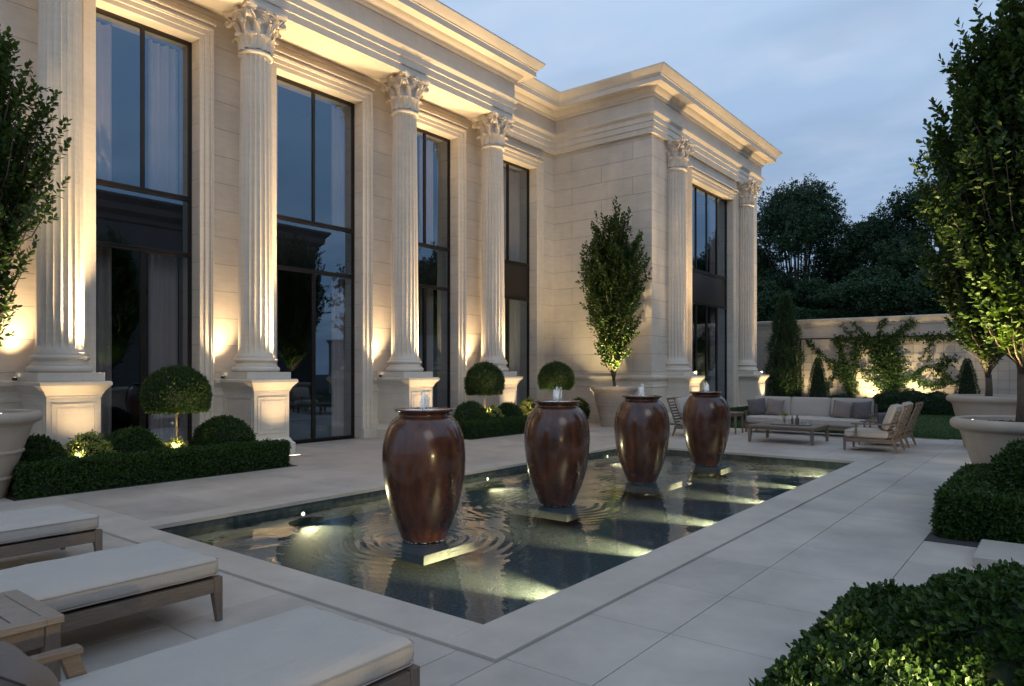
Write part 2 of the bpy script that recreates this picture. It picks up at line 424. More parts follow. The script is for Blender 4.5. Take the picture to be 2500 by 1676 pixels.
def core_ellipsoid(c, r, n=20, zmin=None, rng=None):
    us = np.linspace(0, PI, n//2+1); vs = np.linspace(0, 2*PI, n, endpoint=False)
    V = []
    for u in us:
        for v in vs:
            k = 1+(rng.uniform(-.05, .05) if rng is not None else 0)
            z = c[2]+r[2]*math.cos(u)*k
            if zmin is not None: z = max(z, zmin)
            V.append((c[0]+r[0]*math.sin(u)*math.cos(v)*k, c[1]+r[1]*math.sin(u)*math.sin(v)*k, z))
    F = []
    for i in range(n//2):
        for j in range(n): F.append((i*n+j, (i+1)*n+j, (i+1)*n+(j+1) % n, i*n+(j+1) % n))
    return np.array(V), np.array(F), None, np.zeros(len(V))
def foliage_obj(name, leafparts, coreparts, mats, parent=None):
    a = join_arrays(leafparts)
    if coreparts:
        b = join_arrays(coreparts)
        nl4 = 0 if a[1] is None else len(a[1]); nl3 = 0 if a[2] is None else len(a[2]); nb = len(b[1])
        V, F4, F3, T = join_arrays([a, b])
        mi = np.concatenate([np.zeros(nl4, int), np.ones(nb, int), np.zeros(nl3, int)])
        return np_mesh(name, V, F4, F3, T, mats, parent, mi4=mi)
    return np_mesh(name, a[0], a[1], a[2], a[3], mats, parent)
def lump(P, s, amp):
    return 1+amp*(np.sin(P[:, 0]*s+1.3)*np.sin(P[:, 1]*s*1.1+.4)*np.cos(P[:, 2]*s*.9+2)+.5*np.sin(P[:, 0]*s*2.3+P[:, 2]*s*2)*np.cos(P[:, 1]*s*2.1))
def shrub(name, c, r, dens, L, label, cat, group=None, seed=1, k=5, W=.27, mat='box_leaf', zmin=.02, detail=True, cut=None, parent=None, lump_amp=.03, sl=None):
    rng = np.random.default_rng(seed); c = np.array(c, float); r = np.array(r, float)
    area = 4*PI*((r[0]*r[1])**1.6/3+(r[0]*r[2])**1.6/3+(r[1]*r[2])**1.6/3)**(1/1.6)
    n = int(area*dens)
    d = unit(rng.normal(0, 1, (n, 3)))
    P = d*r; N = unit(d/r)
    P = P*lump(P/r, 4, lump_amp)[:, None]*rng.uniform(.93, 1.0, (n, 1))
    if cut is not None: P[:, 2] = np.maximum(P[:, 2], cut*r[2])
    keep = P[:, 2]+c[2] > zmin
    P = P[keep]+c; N = N[keep]
    if cut is not None:
        lo = P[:, 2] <= c[2]+cut*r[2]+1e-4
        P[lo, 2] += rng.uniform(0, .05, lo.sum()); N[lo] = unit(N[lo]+np.array([0, 0, -1.2]))
    sl = sl or L*1.3
    lv = sprig_leaves(rng, P-N*sl*.6, N, k, sl, L, W, detail)
    zc = zmin if cut is None else c[2]+cut*r[2]+.04
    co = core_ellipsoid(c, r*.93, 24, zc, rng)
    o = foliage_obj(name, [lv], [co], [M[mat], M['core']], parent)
    if parent is None: tag(o, label, cat, group)
    return o
def hedge(name, boxes, dens, L, label, group=None, seed=1, k=5, W=.27, detail=True, rnd=.1, parent=None, mat='box_leaf'):
    """boxes: list of (x0,x1,y0,y1,z0,z1)"""
    rng = np.random.default_rng(seed); lv = []; co = []
    for (x0, x1, y0, y1, z0, z1) in boxes:
        faces = [('x', x0, -1, y0, y1, z0, z1), ('x', x1, 1, y0, y1, z0, z1), ('y', y0, -1, x0, x1, z0, z1), ('y', y1, 1, x0, x1, z0, z1), ('z', z1, 1, x0, x1, y0, y1)]
        Ps, Ns = [], []
        for ax, v, sg, a0, a1, b0, b1 in faces:
            n = int((a1-a0)*(b1-b0)*dens)
            if n <= 0: continue
            a = rng.uniform(a0, a1, n); b = rng.uniform(b0, b1, n); cc = np.full(n, v)
            if ax == 'x': P = np.stack([cc, a, b], 1); N = np.tile([sg, 0, 0], (n, 1))
            elif ax == 'y': P = np.stack([a, cc, b], 1); N = np.tile([0, sg, 0], (n, 1))
            else: P = np.stack([a, b, cc], 1); N = np.tile([0, 0, 1], (n, 1))
            Ps.append(P); Ns.append(N)
        P = np.concatenate(Ps); N = np.concatenate(Ns).astype(float)
        lo = np.array([x0+rnd, y0+rnd, z0-1]); hi = np.array([x1-rnd, y1-rnd, z1-rnd])
        q = np.clip(P, lo, np.maximum(hi, lo)); dd = P-q; ln = np.linalg.norm(dd, axis=1, keepdims=True)
        N2 = np.where(ln > 1e-5, dd/np.maximum(ln, 1e-5), N); P = q+N2*np.minimum(ln, rnd)
        P = P+N2*((lump(P, 9, .5)-1)*.045+rng.uniform(-.03, 0, len(P)))[:, None]
        sl = L*1.3
        lv.append(sprig_leaves(rng, P-N2*sl*.6, N2, k, sl, L, W, detail))
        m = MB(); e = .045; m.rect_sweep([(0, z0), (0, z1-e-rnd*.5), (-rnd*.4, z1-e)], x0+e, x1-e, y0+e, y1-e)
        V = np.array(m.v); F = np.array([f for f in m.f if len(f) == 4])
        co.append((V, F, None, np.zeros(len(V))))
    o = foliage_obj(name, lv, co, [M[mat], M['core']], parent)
    if parent is None: tag(o, label, 'hedge', group)
    return o

def potted_tree(name, base, H, R, z_crown, label, group, seed, L=.075, ntw=260, lean=(0, 0), k=14, nst=5, detail=True, sl=.42, trunk_r=.07, zfork=None):
    """upswept columnar tree: multi-stem trunk, upward twigs with leaves"""
    rng = np.random.default_rng(seed); root = empty(name, base)
    tr = MB(); stems = []
    zf = zfork if zfork is not None else z_crown*.35
    tr.tube([(0, 0, -.1), (.01, .01, zf*.5), (0, 0, zf+.05)], [trunk_r*1.15, trunk_r*.95, trunk_r*.85], 10)
    for s in range(nst):
        a = 2*PI*s/nst+rng.uniform(-.4, .4); rr = R*rng.uniform(.25, .45)*(0 if s == 0 else 1); top = H*(rng.uniform(.72, .9) if s else .985)
        pts = []; 
        for j in range(11):
            t = j/10
            sp = rr*(math.sin(min(1, t*1.5)*PI/2))*(1-.35*t)
            pts.append((sp*math.cos(a)+rng.normal(0, .015)+lean[0]*t*t, sp*math.sin(a)+rng.normal(0, .015)+lean[1]*t*t, zf+(top-zf)*t))
        stems.append(np.array(pts)); tr.tube(pts, [trunk_r*.62*(1-.86*j/10) for j in range(11)], 7)
    # side branches
    P, A, SL = [], [], []
    def env(z):
        t = (z-z_crown)/(H-z_crown)
        if t < 0: return 0
        return R*(min(1, (t/.30))**.6)*(1-max(0, (t-.30)/.70)**2.0*.86)
    for i in range(ntw):
        s = stems[rng.integers(0, nst)] if i > 12 else stems[0]
        t = rng.uniform(0, 1)**.85
        f = t*10; j = min(9, int(f)); p = s[j]+(s[j+1]-s[j])*(f-j)
        z = p[2]
        if z < z_crown-.35: continue
        a = rng.uniform(0, 2*PI); e = env(min(H, z+.35))
        reach = max(.05, e*rng.uniform(.45, 1.06)-math.hypot(p[0], p[1])*.6)
        rise = reach*rng.uniform(.9, 1.6)+.12
        if z+rise > H+.1: rise = max(.05, H+.1-z); reach *= .5
        q = p+np.array([math.cos(a)*reach, math.sin(a)*reach, rise])
        m = (p+q)/2+np.array([math.cos(a)*reach*.14, math.sin(a)*reach*.14, -rise*.1])
        tr.tube([p, m, q], [.014, .009, .004], 5)
        ax = unit((q-m)+np.array([0, 0, reach*.4]))
        nseg = max(1, int(np.linalg.norm(q-p)/.16))
        for g in range(nseg):
            u = 1-(g/nseg)*.8
            b = (p*(1-u)**2+2*m*u*(1-u)+q*u*u)
            P.append(b); A.append(ax+rng.normal(0, .42 if g else .12, 3)); SL.append(1)
    for s in stems: P.append(s[-1]); A.append(np.array([0, 0, 1.]))
    P = np.array(P); A = unit(np.array(A))
    lv = sprig_leaves(rng, P, A, k, sl, L, .30, detail, .12, .9)
    tr.build('trunk', M['bark'], root, smooth=True)
    foliage_obj('crown', [lv], None, [M['tree_leaf']], root)
    tag(root, label, 'tree', group); return root

def broad_tree(name, base, H, R, zc, label, seed, n=1500, L=.16, group=None, k=5, bark='bark_dark', mat='wild_leaf', sl=.22, clumps=46):
    rng = np.random.default_rng(seed); root = empty(name, base); tr = MB()
    th = zc*.8; tr.tube([(0, 0, -.1), (.1, 0, th*.5), (0, .05, th*1.26)], [H*.026, H*.02, H*.017], 9)
    Ps, As = [], []
    for i in range(clumps):
        u = rng.uniform(-.75, 1); a = rng.uniform(0, 2*PI); rr = math.sqrt(max(0, 1-u*u))*rng.uniform(.1, 1)**.6
        c = np.array([R*rr*math.cos(a), R*rr*math.sin(a), (zc+H)/2+(H-zc)/2*u*rng.uniform(.8, 1.05)])
        cr = R*rng.uniform(.24, .42)
        st = np.array([0, .05, th]); mid = st*.45+c*.55+np.array([0, 0, -.12*H*rng.uniform(0, 1)])
        st = np.array([0, .05, th*rng.uniform(.55, 1.25)]); tr.tube([st, mid, c, c+unit(c-mid)*cr*.8], [H*.005, H*.0035, H*.002, .005], 5)
        m = int(n/clumps*(cr/(R*.33))**2)
        d = unit(rng.normal(0, 1, (m, 3))); d[:, 2] = d[:, 2]*.8+.12
        P = c+d*np.array([cr, cr, cr*.85])*rng.uniform(.35, 1, (m, 1))
        Ps.append(P); As.append(unit(d+np.array([0, 0, .35])))
    lv = sprig_leaves(rng, np.concatenate(Ps), np.concatenate(As), k, sl, L, .3, False, .9, 1.3)
    tr.build('trunk', M[bark], root, smooth=True)
    foliage_obj('crown', [lv], None, [M[mat]], root)
    tag(root, label, 'tree', group); return root

# ------------------------------------------------------------------ lights
def beam(name, loc, target, power, size, color=(1, .74, .42), blend=.7, rad=.04, parent=None):
    l = bpy.data.lights.new(name, 'SPOT'); l.energy = power; l.color = color; l.spot_size = math.radians(size); l.spot_blend = blend; l.shadow_soft_size = rad
    o = bpy.data.objects.new(name, l); C.objects.link(o)
    d = Vector(target)-Vector(loc)
    if parent is not None:
        o.parent = parent; o.location = Vector(loc)-parent.location
    else: o.location = loc
    o.rotation_euler = d.to_track_quat('-Z', 'Y').to_euler(); return o
def spike_lamp(loc, target, power, size, label, group, color=(1, .78, .40), blend=.8, lens='lens'):
    """small spike-mounted garden spotlight"""
    loc = Vector(loc); d = (Vector(target)-loc).normalized(); r = empty('garden_uplight', (loc.x, loc.y, loc.z-.11))
    h = Vector((0, 0, .11))
    m = MB(); m.tube([(0, 0, 0), h-d*.02], .009, 6)
    a = h-d*.05; b = h+d*.03
    m.tube([a, a+d*.015, b], [.015, .028, .032], 12); m.build('housing', M['lamp_metal'], r)
    q = MB(); q.tube([b, b+d*.004], [.026, .026], 12); q.build('lens', M[lens], r)
    beam('light_beam', loc+d*.045, Vector(target), power, size, color, blend, .03, r)
    tag(r, label, 'garden light', group); return r
def floor_lamp(loc, target, power, size, label, group, color=(1, .74, .42), blend=.8, long_=(.05, .05), lens='lens_dim'):
    r = empty('recessed_uplight', loc); m = MB(); a, b = long_
    m.rect_sweep([(.012, -.01), (.012, .004), (0, .006)], -a, a, -b, b); m.build('trim_ring', M['lamp_metal'], r)
    q = MB(); q.box(-a, a, -b, b, .007, .009); q.build('lens', M[lens], r)
    beam('light_beam', Vector(loc)+Vector((0, 0, .03)), target, power, size, color, blend, .05, r)
    tag(r, label, 'uplight', group); return r

# ================================================================== SETTING
WX = -13.8; GX = -14.1; PX = -10.1; RY = 19.96; EY = 29.5
def struct(name, mb, mat, **kw):
    o = mb.build(name, mat, **kw); o['kind'] = 'structure'; return o
m = MB()
for x0, x1, y0, y1 in ((-200, -8.0, -200, 260), (-2.7, 200, -200, 260), (-8.0, -2.7, -200, 3.3), (-8.0, -2.7, 14.4, 260)):
    m.box(x0, x1, y0, y1, -.62, -.03)
struct('ground', m, M['soil'])
# paving slabs
def slabs(name, regions, mat, gap=.0030, z0=-.028, z1=0.0, seed=3):
    rng = random.Random(seed); V, F, T = [], [], []
    for (X0, X1, Y0, Y1, xs, ys) in regions:
        xs = [X0]+[x for x in xs if X0+.05 < x < X1-.05]+[X1]; ys = [Y0]+[y for y in ys if Y0+.05 < y < Y1-.05]+[Y1]
        for a, b in zip(xs, xs[1:]):
            for c, d in zip(ys, ys[1:]):
                g = gap; n = len(V); t = rng.random(); zz = z1+rng.uniform(-.0004, .0004)
                x0, x1, y0, y1 = a+g, b-g, c+g, d-g; e = .0015
                V += [(x0, y0, z0), (x1, y0, z0), (x1, y1, z0), (x0, y1, z0), (x0, y0, zz-e), (x1, y0, zz-e), (x1, y1, zz-e), (x0, y1, zz-e),
                      (x0+e, y0+e, zz), (x1-e, y0+e, zz), (x1-e, y1-e, zz), (x0+e, y1-e, zz)]
                F += [(n+i, n+(i+1) % 4, n+4+(i+1) % 4, n+4+i) for i in range(4)]+[(n+4+i, n+4+(i+1) % 4, n+8+(i+1) % 4, n+8+i) for i in range(4)]+[(n+8, n+9, n+10, n+11)]
                T += [t]*12
    o = np_mesh(name, V, F, None, T, mat); o['kind'] = 'structure'; return o
xl = [-2.0+.9*k for k in range(-14, 12)]; yl = [2.28+.965*k for k in range(-9, 20)]; yl2 = [y-.48 for y in yl]
slabs('paving', [(-2.6, 7, -6, 20.3, xl, yl), (-8.1, -2.6, -6, 3.17, xl, yl), (-8.1, -2.6, 14.5, 20.3, xl, yl), (-13.9, -8.1, -6, 20.3, [-9.3, -11.2, -12.9], yl2)], M['paving'])
# pool
IX0, IX1, IY0, IY1 = -7.75, -3.0, 3.53, 14.15; OX0, OX1, OY0, OY1 = -8.1, -2.6, 3.17, 14.5
ov = .02; cz = .02
slabs('pool_coping', [(OX0, IX0+ov, OY0, OY1, [], [3.53+1.77*k for k in range(1, 6)]), (IX1-ov, OX1, OY0, OY1, [], [4.9+1.93*k for k in range(0, 5)]),
      (IX0+ov, IX1-ov, OY0, IY0+ov, [-6.4, -4.6], []), (IX0+ov, IX1-ov, IY1-ov, OY1, [-6.4, -4.6], [])], M['coping'], .0012, -.025, cz, 8)
m = MB(); d = -.30
m.box(IX0-.12, IX0, IY0-.12, IY1+.12, d-.1, -.026); m.box(IX1, IX1+.12, IY0-.12, IY1+.12, d-.1, -.026)
m.box(IX0, IX1, IY0-.12, IY0, d-.1, -.026); m.box(IX0, IX1, IY1, IY1+.12, d-.1, -.026)
struct('pool_wall', m, M['pool_tile'])
m = MB(); m.box(IX0, IX1, IY0, IY1, d-.1, d); struct('pool_floor', m, M['pool_stone'])
JX = -5.37; JY = [5.34, 7.84, 10.26, 12.87]; WZ = -.10
nx, ny = 240, 520
gx = np.linspace(IX0+.001, IX1-.001, nx); gy = np.linspace(IY0+.001, IY1-.001, ny)
XX, YY = np.meshgrid(gx, gy); ZZ = np.full_like(XX, WZ)
for i, y in enumerate(JY):
    r = np.hypot(XX-JX, YY-y)
    th = np.arctan2(YY-y, XX-JX)
    ph = .9*np.sin(2*th+i*1.7)+.5*np.sin(5*th-i)+1.3*np.sin(r*2.1+i)
    ZZ += .0052*np.exp(-np.maximum(0, r-.25)/.50)*np.sin(2*PI*r/.125+ph)*(.6+.4*np.sin(3*th+i*2.1)+.35*np.sin(7*th+r*6))
ZZ += .0011*np.sin(XX*5.1+YY*2.3)*np.sin(YY*4.3-XX*1.7)+.0007*np.sin(XX*11.3-YY*7.1+2)
V = np.stack([XX, YY, ZZ], -1).reshape(-1, 3)
i, j = np.meshgrid(np.arange(nx-1), np.arange(ny-1)); q = (j*nx+i).ravel()
o = np_mesh('water', V, np.stack([q, q+1, q+1+nx, q+nx], 1), None, None, M['water'], smooth=True); o['kind'] = 'structure'
# lawn
m = MB(); m.box(-10.2, 16, 20.32, 33, -.028, -.006); struct('lawn', m, simple('lawn_soil', (.02, .045, .012), .95, 25, .5, .6))
rng = np.random.default_rng(5); n = 60000
Pg = np.stack([rng.uniform(-9.4, 2.5, n), 20.33+(rng.uniform(0, 1, n)**1.5)*11.6, np.full(n, -.01)], 1)
D = unit(np.stack([rng.normal(0, .3, n), rng.normal(0, .3, n), np.ones(n)], 1)); Nn = unit(rng.normal(0, 1, (n, 3))*np.array([1, 1, .1]))
V, F4, F3, k = leaf_arrays(Pg, D, Nn, rng.uniform(.03, .055, n), np.full(n, .006), False)
o = np_mesh('grass', V, F4, F3, np.repeat(rng.uniform(0, 1, n), k), M['grass']); tag(o, 'short mown green grass behind the lounge furniture', 'grass', kind='stuff')
# planting beds
def bed(x0, x1, y0, y1, mat='soil', edge=True):
    m = MB(); m.box(x0, x1, y0, y1, -.02, .006)
    struct('planting_bed', m, M[mat])
bed(-12.52, -10.72, 3.22, 7.52); bed(-12.5, -11.38, 12.9, 18.1); bed(-1.1, 3.5, 8.07, 10.9, 'gravel'); bed(-9.45, -8.55, 20.5, 28.4); bed(-1.1, 3, 1.2, 4.95); bed(-13, 10, 31.2, 32.9)

# ================================================================== VILLA
villa = empty('villa', (WX, 10, 0)); tag(villa, 'cream limestone classical villa with fluted columns, tall dark windows and deep cornice', 'building')
VL = Vector((-WX, -10, 0))
def vp(mb, name, mat, parent=None, **kw):
    """build in world coordinates, then parent to the villa (or one of its parts) keeping place"""
    par = parent or villa
    o = mb.build(name, mat, par, **kw)
    o.location = -Vector(world_of(par)); return o
def world_of(o):
    p = Vector(o.location)
    while o.parent: o = o.parent; p += Vector(o.location)
    return p
WIN = [(5.39, 7.33), (9.10, 11.54), (13.02, 15.06), (16.66, 18.92)]; WH = 8.41; T1, T2 = 5.19, 4.04
PW = (22.9, 26.75); PWH = 8.3
ZB = 9.08
w = MB(); ys = [-3]+[v for a in WIN for v in a]+[RY]
for k in range(0, len(ys), 2): w.box(WX-.8, WX, ys[k], ys[k+1]+(.8 if k == len(ys)-2 else 0), 0, 10.5)
for a, b in WIN: w.box(WX-.8, WX, a, b, WH, 10.5)
vp(w, 'wall', M['stone_rows']); w = MB()
w.box(WX, PX-.6, RY, RY+.6, 0, 10.5)
w.box(PX-.6, PX, RY, PW[0], 0, 10.5); w.box(PX-.6, PX, PW[1], EY, 0, 10.5); w.box(PX-.6, PX, PW[0], PW[1], PWH, 10.5)
w.box(-20, PX-.6, EY-.6, EY, 0, 10.5)
vp(w, 'wall', M['stone_wall'])
w = MB(); w.box(-24, WX-.8, -3, -2.6, 0, 10.5); vp(w, 'wall', M['stone_wall'])
r = MB(); r.box(-24, WX-.05, -2.9, RY, 10.5, 10.75); r.box(-20, PX-.05, RY, EY-.05, 10.5, 10.76); r.box(WX-.05, -13.0, -2.9, 16.3, 10.5, 10.74); vp(r, 'roof', M['stone'])
r = MB()  # dark rooms behind the glass
r.box(-20, -19.8, -2.6, 20.7, 0, 9); r.box(-19.8, WX-.8, -2.6, 20.7, 8.9, 9.1); r.box(-19.8, WX-.8, -2.6, 20.7, -.03, .01)
for y in (8.2, 12.3, 15.9): r.box(-19.8, WX-.8, y-.1, y+.1, 0, 8.9)
r.box(-15, -14.8, RY+.8, EY-.6, 0, 8.9); r.box(-14.8, PX-.6, RY+.6, EY-.6, -.03, .01); r.box(-14.8, PX-.6, RY+.6, EY-.6, 8.8, 9)
vp(r, 'room', M['interior'])
# entablature
path = [(-12.95, -2.9), (-12.95, 16.35), (WX, 16.35), (WX, RY), (PX, RY), (PX, EY), (-16, EY)]
arch = [(0, ZB), (.10, ZB), (.10, ZB+.16), (.13, ZB+.17), (.13, ZB+.34), (.16, ZB+.355), (.16, ZB+.50), (.19, ZB+.52), (.24, ZB+.58), (.24, ZB+.63), (.14, ZB+.64),
        (.14, 10.16), (0, 10.16)]
corn = [(.0, 10.16), (.17, 10.17), (.20, 10.22), (.20, 10.26), (.26, 10.30), (.32, 10.38), (.33, 10.42), (.55, 10.43), (.57, 10.41), (.60, 10.41), (.60, 10.56), (.63, 10.57), (.63, 10.60),
        (.66, 10.63), (.74, 10.70), (.80, 10.78), (.80, 10.82), (0, 10.86)]
e = MB(); e.path_sweep(arch, path); vp(e, 'entablature', M['stone_trim'], autosm=25)
e = MB(); e.path_sweep(corn, path); vp(e, 'cornice', M['stone_trim'], autosm=25)
s_ = MB(); s_.box(WX, -12.951, -2.9, 16.349, ZB-.002, ZB+.2); vp(s_, 'soffit', M['stone_trim'])
# dado ledge
dado = [(.08, 0), (.08, .25), (.05, .28), (.05, 1.15), (.07, 1.17), (.07, 1.22), (.05, 1.24), (.05, 1.34), (.08, 1.38), (.13, 1.44), (.13, 1.50), (0, 1.53)]
e = MB(); t = .29
for a, b in ((-2.9, WIN[0][0]-t), (WIN[0][1]+t, WIN[1][0]-t), (WIN[1][1]+t, WIN[2][0]-t), (WIN[2][1]+t, WIN[3][0]-t)):
    e = MB(); e.path_sweep(dado, [(WX, a), (WX, b)]); vp(e, 'dado', M['stone_trim'], autosm=25)
e = MB(); e.path_sweep(dado, [(WX, WIN[3][1]+t), (WX, RY), (PX, RY), (PX, PW[0]-t)]); vp(e, 'dado', M['stone_trim'], autosm=25)
e = MB(); e.path_sweep(dado, [(PX, PW[1]+t), (PX, EY), (-16, EY)]); vp(e, 'dado', M['stone_trim'], autosm=25)
# windows
def window(x, y0, y1, h, t1, t2, mull, curt, gdx=.3, opaque=False):
    gx_ = x-gdx
    f = MB(); fw = .055
    f.box(gx_-.05, gx_+.03, y0, y0+fw, 0, h); f.box(gx_-.05, gx_+.03, y1-fw, y1, 0, h)
    f.box(gx_-.05, gx_+.03, y0+fw, y1-fw, h-.07, h); f.box(gx_-.05, gx_+.03, y0+fw, y1-fw, 0, .07)
    for z in (t1, t2):
        f.box(gx_-.05, gx_+.05, y0+fw, y1-fw, z-.045, z+.045); f.box(gx_+.05, gx_+.07, y0+fw, y1-fw, z+.02, z+.045)
    for my in mull:
        f.box(gx_-.05, gx_+.028, my-.035, my+.035, t1+.045, h-.07); f.box(gx_-.05, gx_+.028, my-.05, my+.05, .07, t2-.045)
    # thin inner beads
    F = vp(f, 'window', M['bronze'], bevel=.004)
    ed = [y0+fw]+list(mull)+[y1-fw]
    for a, b in zip(ed, ed[1:]):
        g = MB(); g.box(gx_-.006, gx_, a, b, t1+.045, h-.07); vp(g, 'pane', M['glass'], F)
        g = MB(); g.box(gx_-.006, gx_, a, b, .07, t2-.045); vp(g, 'pane', M['glass'], F)
    g = MB(); g.box(gx_-.006, gx_, y0+fw, y1-fw, t2+.045, t1-.045); vp(g, 'panel' if opaque else 'pane', M['panel'] if opaque else M['glass'], F)
    g = MB(); g.box(gx_-.20, gx_-.12, y0, y1, t2-.02, t1+.02); vp(g, 'spandrel', M['panel'], F)
    hm = MB(); hm.box(x+.035, x+.045, (y0+y1)/2-.09, (y0+y1)/2-.07, .9, 1.3) if False else None
    for a, b in curt:
        n = 90; cm = MB(); V = []
        for i in range(n):
            y = a+(b-a)*i/(n-1); xx = gx_-.34+.05*math.sin((y-a)*38)+.02*math.sin((y-a)*17+1)
            V += [(xx, y, .03), (xx, y, h-.1)]
        cm.add(V, [(2*i, 2*i+2, 2*i+3, 2*i+1) for i in range(n-1)]); vp(cm, 'curtain', M['curtain'], F, smooth=True)
    # stone surround
    s = MB()
    for a, b, p in ((0, .10, .045), (.10, .20, .075), (.20, .27, .12), (.225, .25, .14)):
        s.box(x, x+p, y0-b, y0-a, 0, h+b); s.box(x, x+p, y1+a, y1+b, 0, h+b); s.box(x, x+p, y0-a, y1+a, h+a, h+b)
    s.box(x, x+.10, y0-.27, y1+.27, h+.27, h+.33); s.box(x, x+.15, y0-.30, y1+.30, h+.33, h+.37)
    s.box(x, x+.09, y0-.285, y0-.001, 0, .22); s.box(x, x+.09, y1+.001, y1+.285, 0, .22)
    vp(s, 'window_surround', M['stone_trim'], F, bevel=.006)
    r = MB(); r.box(gx_-.3, x-.001, y0-.001, y0+.004, 0, h); 
    return F
window(WX, *WIN[0], WH, T1, T2, [6.36], [(5.5, 5.95), (6.62, 7.25)])
window(WX, *WIN[1], WH, T1, T2, [10.32], [(9.2, 9.55), (11.1, 11.45)])
window(WX, *WIN[2], WH, T1, T2, [14.04], [(14.15, 14.75)])
window(WX, *WIN[3], WH, T1, T2, [17.79], [(17.95, 18.8), (16.75, 17.3)], opaque=True)
window(PX, *PW, PWH, 5.25, 4.1, [23.86, 24.82, 25.79], [(23.0, 23.7), (25.9, 26.6)], .25, True)

# columns --------------------------------------------------------------
def fluted(r0, r1, z0, z1, nf=20, per=8):
    m = MB(); zs = [z0, z0+.05, z0+.10, z0+.14, z0+.20, z0+.28]+[z0+(z1-z0)*t for t in (.2, .35, .5, .65, .8, .92)]+[z1-.2, z1-.12, z1-.07, z1-.03, z1]
    rs = []
    for z in zs:
        t = (z-z0)/(z1-z0); r = r0+(r1-r0)*(t**1.6)
        if z-z0 < .11: r += .045*(1-(z-z0)/.11)**2
        a = min(1, max(0, (z-z0-.10)/.12)); b = min(1, max(0, (z1-.03-z)/.1)); k = math.sqrt(max(0, 1-(1-a)**2))*math.sqrt(max(0, 1-(1-b)**2))
        ring = []
        for i in range(nf*per):
            u = (i % per)/per; d = 0
            if .12 < u < .98: d = math.sqrt(max(0, 1-((u-.55)/.43)**2))*.045*k
            an = 2*PI*i/(nf*per); rr = r-d; ring.append((rr*math.cos(an), rr*math.sin(an), z))
        rs.append(ring)
    m.rings(rs); return m
